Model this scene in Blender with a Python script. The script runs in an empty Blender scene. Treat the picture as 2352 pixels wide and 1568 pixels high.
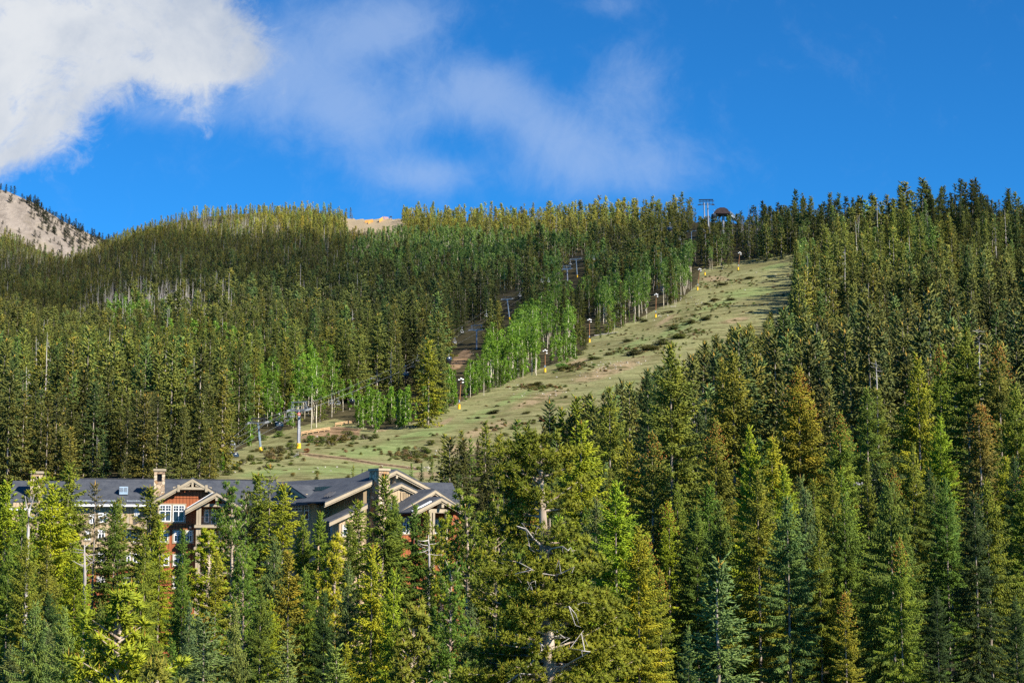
import bpy, math, random
import numpy as np
from mathutils import Vector, Matrix

random.seed(7)
scene = bpy.context.scene
COL = scene.collection
PI = math.pi
# ---------------------------------------------------------------- camera and measuring
F, CU, CV, PITCH = 3920.0, 1176.0, 784.0, math.radians(7.0)   # focal length etc. in 2352x1568 units
cp, sp = math.cos(PITCH), math.sin(PITCH)
cam_d = bpy.data.cameras.new("camera")
cam_d.lens = 60; cam_d.sensor_width = 36; cam_d.clip_start = 1; cam_d.clip_end = 30000
cam = bpy.data.objects.new("camera", cam_d); COL.objects.link(cam)
cam.rotation_euler = (PI / 2 + PITCH, 0, 0)
scene.camera = cam

def elev(v):
    b = (CV - v) / F
    return (b * cp + sp) / (cp - b * sp)
def P(u, v, Y):
    Z = elev(v) * Y
    return Vector(((u - CU) / F * (Y * cp + Z * sp), Y, Z))
def proj(X, Y, Z):
    d = Y * cp + Z * sp
    return CU + F * X / d, CV - F * (Z * cp - Y * sp) / d

# ---------------------------------------------------------------- bookkeeping
def tag(o, label=None, cat=None, group=None, kind=None):
    if label: o["label"] = label
    if cat: o["category"] = cat
    if group: o["group"] = group
    if kind: o["kind"] = kind
    return o
def empty(name, loc=(0, 0, 0), rz=0.0):
    o = bpy.data.objects.new(name, None); COL.objects.link(o)
    o.location = loc; o.rotation_euler = (0, 0, rz); o.empty_display_size = .5
    return o
def link_mesh(name, me, parent=None):
    o = bpy.data.objects.new(name, me); COL.objects.link(o)
    if parent is not None: o.parent = parent
    return o

class MB:
    """collects plain shapes, then links them as one mesh object"""
    def __init__(s): s.v = []; s.f = []; s.sm = []
    def add(s, vs, fs, smooth=False):
        n = len(s.v); s.v += [tuple(p) for p in vs]
        s.f += [tuple(i + n for i in f) for f in fs]; s.sm += [smooth] * len(fs)
        return s
    def box(s, c, d, M=None):
        hx, hy, hz = d[0] / 2, d[1] / 2, d[2] / 2
        vs = [Vector((c[0] + x * hx, c[1] + y * hy, c[2] + z * hz)) for z in (-1, 1) for x, y in ((-1, -1), (1, -1), (1, 1), (-1, 1))]
        if M is not None: vs = [M @ p for p in vs]
        return s.add(vs, [(3, 2, 1, 0), (4, 5, 6, 7), (0, 1, 5, 4), (1, 2, 6, 5), (2, 3, 7, 6), (3, 0, 4, 7)])
    def prism(s, poly, off):
        """extrude polygon (list of Vectors) by vector off"""
        n = len(poly); off = Vector(off)
        vs = list(poly) + [p + off for p in poly]
        fs = [tuple(range(n)), tuple(range(2 * n - 1, n - 1, -1))] + [(i, i + n, (i + 1) % n + n, (i + 1) % n) for i in range(n)]
        return s.add(vs, fs)
    def tube(s, pts, rad, n=6, smooth=True):
        pts = [Vector(p) for p in pts]; rings = []
        vs, fs = [], []
        for i, p in enumerate(pts):
            t = (pts[min(i + 1, len(pts) - 1)] - pts[max(i - 1, 0)]).normalized()
            a = t.cross(Vector((0, 0, 1)))
            if a.length < .01: a = t.cross(Vector((1, 0, 0)))
            a.normalize(); b = t.cross(a)
            r = rad[i] if hasattr(rad, "__len__") else rad
            for k in range(n):
                q = 2 * PI * k / n
                vs.append(p + (a * math.cos(q) + b * math.sin(q)) * r)
        for i in range(len(pts) - 1):
            for k in range(n):
                k2 = (k + 1) % n
                fs.append((i * n + k, i * n + k2, (i + 1) * n + k2, (i + 1) * n + k))
        s.add(vs, fs, smooth)
        m = len(pts) - 1
        s.add([vs[k] for k in range(n)], [tuple(range(n))]); s.add([vs[m * n + k] for k in range(n)], [tuple(range(n - 1, -1, -1))])
        return s
    def bar(s, a, b, w, h, up=(0, 0, 1)):
        a, b = Vector(a), Vector(b); t = b - a; L = t.length; t.normalize()
        side = t.cross(Vector(up))
        if side.length < .01: side = t.cross(Vector((0, 1, 0)))
        side.normalize(); u = side.cross(t)
        vs = []
        for e in (a, b):
            for x, y in ((-1, -1), (1, -1), (1, 1), (-1, 1)): vs.append(e + side * (x * w / 2) + u * (y * h / 2))
        return s.add(vs, [(3, 2, 1, 0), (4, 5, 6, 7), (0, 1, 5, 4), (1, 2, 6, 5), (2, 3, 7, 6), (3, 0, 4, 7)])
    def mesh(s, name, mat):
        me = bpy.data.meshes.new(name)
        me.from_pydata(s.v, [], s.f)
        me.polygons.foreach_set("use_smooth", s.sm)
        for m in (mat if isinstance(mat, (list, tuple)) else [mat]): me.materials.append(m)
        me.validate(); me.update()
        return me
    def build(s, name, mat, parent=None):
        return link_mesh(name, s.mesh(name, mat), parent)

# ---------------------------------------------------------------- materials
class NT:
    def __init__(s, name, world=None):
        if world: s.t = world.node_tree
        else:
            s.m = bpy.data.materials.new(name); s.m.use_nodes = True; s.t = s.m.node_tree
        s.t.nodes.clear()
    def n(s, typ, **kw):
        nd = s.t.nodes.new(typ)
        for k, v in kw.items():
            if k.startswith("i_"): nd.inputs[k[2:].replace("_", " ")].default_value = v
            elif k.startswith("x"): nd.inputs[int(k[1:])].default_value = v
            else: setattr(nd, k, v)
        return nd
    def l(s, a, b): s.t.links.new(a, b)
    def math(s, op, a, b=None, c=None, clamp=False):
        nd = s.n("ShaderNodeMath", operation=op, use_clamp=clamp)
        for i, x in enumerate((a, b, c)):
            if x is None: continue
            if isinstance(x, (int, float)): nd.inputs[i].default_value = x
            else: s.l(x, nd.inputs[i])
        return nd.outputs[0]
    def mix(s, fac, a, b, blend="MIX"):
        nd = s.n("ShaderNodeMix", data_type="RGBA", blend_type=blend)
        for i, x in ((0, fac), (6, a), (7, b)):
            if isinstance(x, (int, float)): nd.inputs[i].default_value = x
            elif isinstance(x, tuple): nd.inputs[i].default_value = x if len(x) == 4 else (*x, 1)
            else: s.l(x, nd.inputs[i])
        return nd.outputs[2]
    def noise(s, vec, scale, detail=4, rough=.55, dist=0.0):
        nd = s.n("ShaderNodeTexNoise"); nd.inputs["Scale"].default_value = scale; nd.inputs["Detail"].default_value = detail
        nd.inputs["Roughness"].default_value = rough; nd.inputs["Distortion"].default_value = dist
        if vec is not None: s.l(vec, nd.inputs["Vector"])
        return nd.outputs["Fac"]
    def ramp(s, fac, lo, hi):
        nd = s.n("ShaderNodeMapRange", interpolation_type="SMOOTHSTEP"); s.l(fac, nd.inputs[0])
        nd.inputs[1].default_value = lo; nd.inputs[2].default_value = hi
        return nd.outputs[0]
    def out(s, sh):
        o = s.n("ShaderNodeOutputMaterial"); s.l(sh, o.inputs[0]); return s.m
    def pbr(s, col, rough=.8, spec=.3, metal=0.0, bump=None, bstr=.3, bdist=.05):
        p = s.n("ShaderNodeBsdfPrincipled")
        if isinstance(col, tuple): p.inputs["Base Color"].default_value = col if len(col) == 4 else (*col, 1)
        else: s.l(col, p.inputs["Base Color"])
        p.inputs["Roughness"].default_value = rough; p.inputs["Metallic"].default_value = metal
        p.inputs["Specular IOR Level"].default_value = spec
        if bump is not None:
            b = s.n("ShaderNodeBump"); b.inputs["Strength"].default_value = bstr; b.inputs["Distance"].default_value = bdist
            s.l(bump, b.inputs["Height"]); s.l(b.outputs[0], p.inputs["Normal"])
        return s.out(p.outputs[0])
    def obj(s): return s.n("ShaderNodeTexCoord").outputs["Object"]
    def scaled(s, vec, sc):
        m = s.n("ShaderNodeMapping"); s.l(vec, m.inputs[0]); m.inputs["Scale"].default_value = sc; return m.outputs[0]

def plain(name, a, b, scale=2.0, rough=.7, spec=.3, metal=0.0, stretch=(1, 1, 1)):
    t = NT(name); v = t.scaled(t.obj(), stretch)
    f = t.ramp(t.noise(v, scale, 5, .6), .3, .7)
    return t.pbr(t.mix(f, a, b), rough, spec, metal)

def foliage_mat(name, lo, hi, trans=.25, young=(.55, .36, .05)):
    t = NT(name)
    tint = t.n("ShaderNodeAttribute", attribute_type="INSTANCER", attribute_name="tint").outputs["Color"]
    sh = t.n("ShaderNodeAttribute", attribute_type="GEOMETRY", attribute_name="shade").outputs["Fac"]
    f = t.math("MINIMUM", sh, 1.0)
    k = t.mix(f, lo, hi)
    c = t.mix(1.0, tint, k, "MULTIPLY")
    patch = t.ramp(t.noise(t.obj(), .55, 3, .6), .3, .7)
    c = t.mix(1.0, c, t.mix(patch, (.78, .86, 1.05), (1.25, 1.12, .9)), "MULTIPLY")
    is_young = t.math("GREATER_THAN", sh, 1.5)
    c = t.mix(is_young, c, young)
    d = t.n("ShaderNodeBsdfPrincipled"); t.l(c, d.inputs["Base Color"])
    d.inputs["Roughness"].default_value = .55; d.inputs["Specular IOR Level"].default_value = .25
    tr = t.n("ShaderNodeBsdfTranslucent"); t.l(c, tr.inputs[0])
    m = t.n("ShaderNodeMixShader"); m.inputs[0].default_value = trans
    t.l(d.outputs[0], m.inputs[1]); t.l(tr.outputs[0], m.inputs[2])
    return t.out(m.outputs[0])

M = {}
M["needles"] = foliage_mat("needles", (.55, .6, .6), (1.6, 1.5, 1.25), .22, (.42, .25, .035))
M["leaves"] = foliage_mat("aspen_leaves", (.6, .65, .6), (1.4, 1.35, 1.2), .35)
M["bark"] = plain("spruce_bark", (.16, .12, .09), (.36, .31, .26), 3, .9, .1, 0, (1, 1, .4))
M["pinebark"] = plain("pine_bark", (.2, .14, .1), (.46, .38, .3), 2.2, .9, .1, 0, (1, 1, .25))
M["aspenbark"] = plain("aspen_bark", (.42, .36, .26), (.75, .68, .54), 2, .8, .1, 0, (1, 1, .6))
M["deadbark"] = plain("dead_bark", (.26, .23, .21), (.5, .46, .43), 2, .9, .1, 0, (1, 1, .3))
M["cones"] = plain("cone_scales", (.30, .12, .025), (.46, .22, .05), 5, .8, .1)
M["trim"] = plain("beige_trim", (.30, .245, .17), (.37, .305, .215), .7, .7, .2)
M["white"] = plain("white_frames", (.72, .72, .72), (.82, .82, .82), 1, .5, .3)
M["metal"] = plain("galvanised_steel", (.32, .34, .36), (.46, .48, .5), 1.5, .45, .5, .6)
M["bluepole"] = plain("blue_grey_paint", (.22, .31, .4), (.32, .42, .52), .5, .5, .4)
M["greypole"] = plain("grey_paint", (.32, .32, .35), (.42, .42, .46), .4, .5, .4)
M["yellow"] = plain("yellow_padding", (.74, .42, .02), (.86, .52, .03), .8, .7, .2)
M["cabin"] = plain("black_shell", (.006, .007, .012), (.014, .015, .024), 1, .25, .5)
M["dark"] = plain("dark_steel", (.03, .03, .035), (.06, .06, .07), 1, .5, .4)
M["rust"] = plain("brown_pole", (.22, .1, .05), (.32, .16, .08), .6, .8, .2)
M["orange"] = plain("orange_boards", (.6, .26, .06), (.75, .38, .1), .8, .8, .1)
M["pink"] = plain("pale_red_boards", (.5, .28, .26), (.6, .36, .33), .8, .8, .1)
M["wood"] = plain("weathered_wood", (.3, .19, .1), (.5, .35, .2), 1.2, .9, .1, 0, (1, 3, 3))
M["stone_pale"] = plain("pale_rock", (.26, .235, .2), (.46, .43, .38), 1.1, .9, .1)
M["cablem"] = plain("wire_rope", (.12, .13, .12), (.2, .21, .2), 1, .6, .4)
M["red"] = plain("red_paint", (.5, .05, .03), (.6, .07, .04), 1, .5, .3)
M["brownroof"] = plain("brown_metal_roof", (.06, .035, .03), (.1, .06, .05), .5, .6, .3)

def glass():
    t = NT("window_glass"); f = t.ramp(t.noise(t.obj(), .6, 3), .35, .65)
    return t.pbr(t.mix(f, (.012, .016, .022), (.04, .055, .075)), .12, .5)
M["glass"] = glass()
def siding(name, a, b):
    t = NT(name); o = t.obj()
    w = t.n("ShaderNodeTexWave", wave_type="BANDS", bands_direction="X"); t.l(o, w.inputs[0]); w.inputs["Scale"].default_value = .8; w.inputs["Distortion"].default_value = 0
    line = t.ramp(w.outputs["Fac"], .0, .12)
    n = t.ramp(t.noise(t.scaled(o, (3, 3, .3)), 1.3, 5), .25, .75)
    c = t.mix(n, a, b)
    c = t.mix(line, tuple(x * .55 for x in a), c)
    return t.pbr(c, .8, .2, 0, line, .4, .03)
M["sid_red"] = siding("red_brown_siding", (.25, .075, .03), (.33, .105, .042))
M["sid_tan"] = siding("tan_siding", (.36, .265, .16), (.44, .33, .205))
def shingles():
    t = NT("slate_shingles"); o = t.obj()
    br = t.n("ShaderNodeTexBrick"); t.l(t.scaled(o, (1, 1, 1)), br.inputs[0]); br.inputs["Scale"].default_value = 2.2
    br.inputs["Color1"].default_value = (.036, .042, .056, 1); br.inputs["Color2"].default_value = (.062, .068, .082, 1); br.inputs["Mortar"].default_value = (.024, .026, .034, 1)
    br.inputs["Mortar Size"].default_value = .012; br.inputs["Brick Width"].default_value = .45; br.inputs["Row Height"].default_value = .28
    n = t.noise(o, .7, 5, .6)
    c = t.mix(t.math("MULTIPLY", t.ramp(n, .35, .7), .7), br.outputs["Color"], (.082, .088, .1))
    c = t.mix(t.math("MULTIPLY", t.ramp(t.noise(t.scaled(o, (3., .25, .25)), 1.4, 5, .7), .5, .75), .5), c, (.035, .038, .046))
    n2 = t.noise(o, 9, 3, .7)
    c = t.mix(t.math("MULTIPLY", t.ramp(n2, .5, .8), .5), c, (.10, .11, .125))
    return t.pbr(c, .85, .25, 0, n2, .25, .03)
M["shingle"] = shingles()
def stone():
    t = NT("stone_masonry"); o = t.obj()
    v = t.n("ShaderNodeTexVoronoi", feature="F1"); t.l(o, v.inputs["Vector"]); v.inputs["Scale"].default_value = 2.3
    e = t.n("ShaderNodeTexVoronoi", feature="DISTANCE_TO_EDGE"); t.l(o, e.inputs["Vector"]); e.inputs["Scale"].default_value = 2.3
    sep = t.n("ShaderNodeSeparateColor"); t.l(v.outputs["Color"], sep.inputs[0])
    c = t.mix(sep.outputs[0], (.34, .2, .1), (.56, .46, .33))
    c = t.mix(t.ramp(sep.outputs[1], .6, 1.0), c, (.24, .16, .11))
    m = t.ramp(e.outputs["Distance"], .0, .07)
    c = t.mix(m, (.16, .13, .1), c)
    return t.pbr(c, .9, .1, 0, m, .6, .05)
M["stone"] = stone()
# ---------------------------------------------------------------- terrain
TU = np.array([-1500, -400, 0, 130, 200, 260, 320, 400, 580, 700, 800, 920, 1176, 1400, 1600, 1700, 1900, 2000, 2150, 2270, 2352, 2800, 3800], float)
TY = np.array([2500, 2500, 2500, 2500, 2500, 2400, 2350, 2300, 2300, 2200, 2100, 2000, 1700, 1500, 1350, 1300, 1150, 1080, 1000, 980, 1000, 1000, 1000], float)
TV = np.array([545, 545, 548, 598, 575, 550, 528, 506, 488, 492, 503, 503, 506, 508, 505, 508, 528, 524, 510, 498, 515, 515, 515], float)
def v_elev(v):
    b = (CV - v) / F
    return (b * cp + sp) / (cp - b * sp)
_rs = np.random.RandomState(3)
_W = [(_rs.uniform(.6, 1.4) * s, _rs.uniform(0, 2 * PI), _rs.uniform(0, 6.3), a) for s, a in ((.05, .55), (.07, .45), (.11, .3), (.16, .2), (.23, .14), (.31, .1), (.02, 1.3), (.028, 1.0))]
def bumps(X, Y):
    z = 0
    for k, d, ph, a in _W: z = z + a * np.sin(k * (X * math.cos(d) + Y * math.sin(d)) + ph)
    return z
NY = np.array([-200, 0, 60, 120, 200, 240, 300, 370], float)
NL = np.array([-12, -12, -13, -13, -13, -11, 1, 16], float)
NR = np.array([-9, -9, -8, -4.5, 3, 7, 11.5, 16], float)
def ground(X, Y):
    X = np.asarray(X, float); Y = np.asarray(Y, float)
    uu = CU + F * X / np.maximum(Y, 40)
    Yr = np.interp(uu, TU, TY); Zr = v_elev(np.interp(uu, TU, TV)) * Yr
    k = np.clip((uu - 1050) / 1150, 0, 1)
    near = np.interp(Y, NY, NL) * (1 - k) + np.interp(Y, NY, NR) * k
    t = np.clip((Y - 370) / (Yr - 370), 0, 1)
    up = 16 + (Zr - 16) * t ** 1.25
    z = np.where(Y < 370, near, up)
    z = np.where(Y > Yr, Zr - (Y - Yr) * .3, z)
    ur = np.interp(uu, [1500, 1750, 1850, 2050, 2352, 3000], [640, 512, 500, 500, 494, 480])
    far = v_elev(ur) * 1900 - np.abs(Y - 1900) * .5
    z = np.where((Y > Yr) & (uu > 1500), np.maximum(z, far), z)
    z = np.where((Y > Yr) & (uu < 700), np.maximum(z, 60.0), z)
    amp = np.clip((Y - 330) / 100, .25, 1.0)
    return z + bumps(X, Y) * amp
def gz(X, Y): return float(ground(X, Y))
def on_ground(u, v, lo=300., hi=2400.):
    """the first ground point seen along a sight line"""
    Ys = np.arange(lo, hi, 2.0); e = elev(v)
    X = (u - CU) / F * (Ys * cp + e * Ys * sp)
    d = ground(X, Ys) - e * Ys
    i = np.argmax(d > 0) if (d > 0).any() else len(Ys) - 1
    Y = Ys[i]; X = X[i]
    return Vector((X, Y, gz(X, Y)))

def inpoly(u, v, poly):
    u = np.asarray(u, float); v = np.asarray(v, float); r = np.zeros(u.shape, bool)
    n = len(poly)
    for i in range(n):
        x0, y0 = poly[i]; x1, y1 = poly[(i + 1) % n]
        if y0 == y1: continue
        c = ((y0 > v) != (y1 > v)) & (u < (x1 - x0) * (v - y0) / (y1 - y0) + x0)
        r ^= c
    return r
RUN = [(498, 1104), (540, 1070), (560, 1042), (620, 1012), (700, 990), (770, 975), (830, 988), (850, 1003), (940, 988), (1000, 963), (1050, 940), (1130, 903), (1180, 884), (1250, 857), (1330, 828), (1358, 790), (1400, 770), (1470, 745), (1510, 722), (1560, 705), (1600, 668), (1612, 632), (1700, 614), (1760, 600), (1822, 596), (1824, 640), (1815, 690), (1770, 712), (1690, 740), (1620, 772), (1590, 800), (1500, 838), (1470, 868), (1390, 880), (1350, 900), (1262, 935), (1230, 975), (1170, 985), (1110, 1000), (1060, 1002), (1010, 1020), (985, 1085), (930, 1112)]
CLEAR = [(1028, 848), (1044, 818), (1072, 800), (1084, 812), (1052, 850)]
CLEAR2 = [(688, 1003), (770, 978), (830, 985), (820, 1008), (700, 1016)]
PATCH = [(790, 504), (835, 502), (922, 498), (922, 514), (880, 519), (830, 525), (802, 516)]

uu = np.concatenate([np.arange(-1500, -200, 60), np.arange(-200, 2560, 5.5), np.arange(2560, 3800, 60)])
yy = np.concatenate([np.arange(20, 320, 12), np.arange(320, 1120, 2.6), np.arange(1120, 1500, 10), np.arange(1500, 2900, 18), np.arange(2900, 9000, 300)])
UU, YY = np.meshgrid(uu, yy)
XX = (UU - CU) / F * YY
ZZ = ground(XX, YY)
verts = np.stack([XX.ravel(), YY.ravel(), ZZ.ravel()], 1)
nr, nc = XX.shape
idx = np.arange(nr * nc).reshape(nr, nc)
quads = np.stack([idx[:-1, :-1], idx[:-1, 1:], idx[1:, 1:], idx[1:, :-1]], -1).reshape(-1, 4)
def raw_mesh(name, verts, faces, k):
    me = bpy.data.meshes.new(name)
    me.vertices.add(len(verts)); me.vertices.foreach_set("co", np.ascontiguousarray(verts, np.float32).ravel())
    me.loops.add(faces.size); me.loops.foreach_set("vertex_index", np.ascontiguousarray(faces, np.int32).ravel())
    me.polygons.add(len(faces)); me.polygons.foreach_set("loop_start", np.arange(0, faces.size, k, dtype=np.int32))
    me.update(calc_edges=True)
    return me
me = raw_mesh("ground", verts, quads, 4)
me.polygons.foreach_set("use_smooth", np.ones(len(quads), bool))
pu, pv = proj(verts[:, 0], verts[:, 1], verts[:, 2])
slopeY = verts[:, 1]
vis = (slopeY > 335) & (slopeY < 1150)
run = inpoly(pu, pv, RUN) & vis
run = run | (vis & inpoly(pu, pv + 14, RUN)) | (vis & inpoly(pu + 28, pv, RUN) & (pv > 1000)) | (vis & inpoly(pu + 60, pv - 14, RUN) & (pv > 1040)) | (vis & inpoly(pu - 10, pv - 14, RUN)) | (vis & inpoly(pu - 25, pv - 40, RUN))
dirt = (inpoly(pu, pv, CLEAR) & vis) | (inpoly(pu, pv, CLEAR2) & vis)
dirt = dirt | ((slopeY > 1700) & (slopeY < 2140) & (pu > 770) & (pu < 935) & (pv > 494) & (pv < 535))
def blobs(lst):
    r = np.zeros(len(pu))
    for (a, b, ra, rb, ang) in lst:
        c, s = math.cos(ang), math.sin(ang)
        x, y = pu - a, pv - b
        r = np.maximum(r, np.exp(-(((x * c + y * s) / ra) ** 2 + ((-x * s + y * c) / rb) ** 2)))
    return r * vis
grass = blobs([(1720, 672, 75, 13, -.1), (1560, 752, 70, 10, -.45), (1450, 795, 60, 10, -.4), (1100, 955, 45, 12, -.4), (960, 1000, 110, 14, -.25), (860, 1035, 120, 16, -.1), (780, 1080, 110, 16, 0), (1420, 890, 60, 9, -.3), (1180, 915, 60, 8, -.4), (1780, 612, 40, 6, -.2), (900, 1080, 90, 14, .1), (620, 1085, 90, 10, -.1), (1650, 700, 60, 8, -.3)])
bare = blobs([(1400, 850, 100, 16, -.3), (1240, 915, 80, 10, -.35), (1120, 985, 70, 12, -.3), (1060, 1030, 60, 16, -.2), (1530, 735, 30, 6, -.5), (1640, 640, 40, 8, 0), (1320, 835, 40, 9, -.4), (1020, 970, 30, 6, -.5), (980, 1090, 40, 10, 0), (880, 985, 30, 6, -.2), (740, 1050, 40, 6, .1), (1690, 735, 40, 7, -.2)])
for (x0, y0, x1, y1, w) in ((702, 1043, 790, 1052, 3), (790, 1052, 860, 1064, 3.4), (860, 1064, 960, 1076, 3.2), (690, 1040, 702, 1043, 2)):
    L = math.hypot(x1 - x0, y1 - y0); tx, ty = (x1 - x0) / L, (y1 - y0) / L
    a = np.clip((pu - x0) * tx + (pv - y0) * ty, 0, L)
    d = np.hypot(pu - x0 - a * tx, pv - y0 - a * ty)
    bare = np.maximum(bare, 1.8 * np.exp(-(d / w) ** 2) * vis)
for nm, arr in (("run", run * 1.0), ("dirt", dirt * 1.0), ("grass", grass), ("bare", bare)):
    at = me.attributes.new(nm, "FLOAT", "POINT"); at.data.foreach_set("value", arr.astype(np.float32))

def ground_mat():
    t = NT("hillside_soil"); o = t.n("ShaderNodeNewGeometry").outputs["Position"]
    A = lambda nm: t.n("ShaderNodeAttribute", attribute_name=nm).outputs["Fac"]
    n1 = t.noise(o, .03, 5, .6); n2 = t.noise(o, .22, 6, .65); n3 = t.noise(o, 1.1, 4, .7)
    st = t.noise(t.scaled(o, (.05, .22, .2)), 1, 5, .65)
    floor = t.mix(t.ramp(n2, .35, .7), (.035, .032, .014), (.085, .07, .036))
    green = t.mix(t.ramp(n2, .35, .65), (.135, .175, .06), (.215, .25, .1))
    tan = t.mix(t.ramp(n3, .35, .7), (.2, .15, .085), (.34, .265, .155))
    olive = t.mix(t.ramp(n2, .4, .62), (.12, .12, .045), (.23, .2, .1))
    base = t.mix(t.ramp(n1, .35, .62), olive, t.mix(.38, green, tan))
    g = t.math("ADD", A("grass"), t.math("MULTIPLY", t.math("SUBTRACT", n2, .5), 1.1))
    base = t.mix(t.ramp(g, .2, .8), base, green)
    b = t.math("ADD", A("bare"), t.math("MULTIPLY", t.math("SUBTRACT", st, .5), 1.3))
    base = t.mix(t.ramp(b, .3, .75), base, tan)
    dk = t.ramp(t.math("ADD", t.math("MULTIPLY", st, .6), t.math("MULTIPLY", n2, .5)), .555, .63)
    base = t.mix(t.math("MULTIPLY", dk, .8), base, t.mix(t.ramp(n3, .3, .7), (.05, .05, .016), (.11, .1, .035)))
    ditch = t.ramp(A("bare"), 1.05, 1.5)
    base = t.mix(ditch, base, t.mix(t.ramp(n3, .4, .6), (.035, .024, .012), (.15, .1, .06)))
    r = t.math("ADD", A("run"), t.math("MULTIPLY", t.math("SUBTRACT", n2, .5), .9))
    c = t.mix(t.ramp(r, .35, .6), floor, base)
    br = t.mix(t.ramp(n2, .35, .65), (.11, .07, .035), (.3, .2, .12))
    top = t.mix(t.ramp(n3, .35, .65), (.27, .21, .13), (.35, .28, .185))
    z = t.n("ShaderNodeSeparateXYZ"); t.l(o, z.inputs[0])
    br = t.mix(t.ramp(z.outputs[1], 1400., 1600.), br, top)
    c = t.mix(A("dirt"), c, br)
    h = t.math("ADD", t.math("MULTIPLY", n3, .4), n2)
    return t.pbr(c, .95, .1, 0, h, .6, .8)
M["ground"] = ground_mat()
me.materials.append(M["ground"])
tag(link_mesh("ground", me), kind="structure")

# ---- the bare mountain far behind
mu = np.arange(-900, 460, 6.0); my = np.concatenate([np.arange(3000, 4400, 20), np.arange(4400, 4640, 6), np.arange(4640, 6400, 60)])
MU, MY = np.meshgrid(mu, my)
MR = np.interp(MU, [-900, -400, 0, 60, 130, 200, 240, 300, 460], [210, 330, 440, 466, 508, 540, 556, 585, 660])
MZr = v_elev(MR) * 4500
d = MY - 4500
rs2 = np.random.RandomState(11)
rg = 0
for i in range(26):
    k = 10 ** rs2.uniform(-2.4, -1.2); a = rs2.uniform(0, 6.3); th = rs2.uniform(-.6, .6) + PI / 2 * (i % 2)
    rg = rg + .10 / k ** .75 * np.sin(k * (MU / F * 4500 * math.cos(th) + d * math.sin(th)) + a) * .25
MZ = np.where(d < 0, MZr + d * .62 + rg * np.clip(-d / 150, 0, 1), MZr - d * .5)
MX = (MU - CU) / F * MY
nr, nc = MX.shape; idx = np.arange(nr * nc).reshape(nr, nc)
me = raw_mesh("mountain", np.stack([MX.ravel(), MY.ravel(), MZ.ravel()], 1), np.stack([idx[:-1, :-1], idx[:-1, 1:], idx[1:, 1:], idx[1:, :-1]], -1).reshape(-1, 4), 4)
me.polygons.foreach_set("use_smooth", np.ones(len(me.polygons), bool))
def mountain_mat():
    t = NT("mountain_scree"); o = t.n("ShaderNodeNewGeometry").outputs["Position"]
    n1 = t.noise(o, .006, 6, .65, .5); n2 = t.noise(t.scaled(o, (1, .5, .35)), .03, 6, .7, .6)
    c = t.mix(t.ramp(n2, .32, .68), (.16, .135, .115), (.27, .23, .195))
    c = t.mix(t.math("MULTIPLY", t.ramp(n1, .5, .7), .5), c, (.2, .165, .1))
    return t.pbr(c, .95, .05, 0, n2, .8, 14)
me.materials.append(mountain_mat())
tag(link_mesh("mountain", me), kind="structure")
def mountain_z(u, Y):
    return v_elev(np.interp(u, [-900, -400, 0, 60, 130, 200, 240, 300, 460], [210, 330, 440, 466, 508, 540, 556, 585, 660])) * 4500 + np.where(Y < 4500, (Y - 4500) * .62, -(Y - 4500) * .5)
# ---------------------------------------------------------------- tree shapes
class Spr:
    """needle sprays: thin three-sided spindles"""
    def __init__(s): s.a = []; s.b = []; s.w = []; s.s = []
    def add(s, a, b, w, sh):
        a = np.atleast_2d(a); s.a.append(a); s.b.append(np.atleast_2d(b))
        s.w.append(np.broadcast_to(w, (len(a),)).astype(float)); s.s.append(np.broadcast_to(sh, (len(a),)).astype(float))
    def arrays(s, rs):
        a = np.concatenate(s.a); b = np.concatenate(s.b); w = np.concatenate(s.w); sh = np.concatenate(s.s)
        t = b - a; L = np.linalg.norm(t, axis=1, keepdims=True) + 1e-6; t = t / L
        r = rs.normal(size=a.shape); p = np.cross(t, r); p /= np.linalg.norm(p, axis=1, keepdims=True) + 1e-6; q = np.cross(t, p)
        mid = a + (b - a) * .42
        vs = [a]
        for k in range(3):
            an = 2 * PI * k / 3
            vs.append(mid + (p * math.cos(an) + q * math.sin(an)) * w[:, None])
        vs.append(b)
        V = np.stack(vs, 1).reshape(-1, 3)
        base = (np.arange(len(a)) * 5)[:, None, None]
        f = np.array([[0, 2, 1], [0, 3, 2], [0, 1, 3], [4, 1, 2], [4, 2, 3], [4, 3, 1]])[None]
        Fc = (base + f).reshape(-1, 3)
        return V, Fc, np.repeat(sh, 6)
def sprays_mesh(name, S, rs, mat):
    V, Fc, sh = S.arrays(rs)
    me = raw_mesh(name, V, Fc, 3)
    at = me.attributes.new("shade", "FLOAT", "FACE"); at.data.foreach_set("value", sh.astype(np.float32))
    me.materials.append(mat)
    return me
def unit(v): return v / (np.linalg.norm(v, axis=-1, keepdims=True) + 1e-9)

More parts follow.
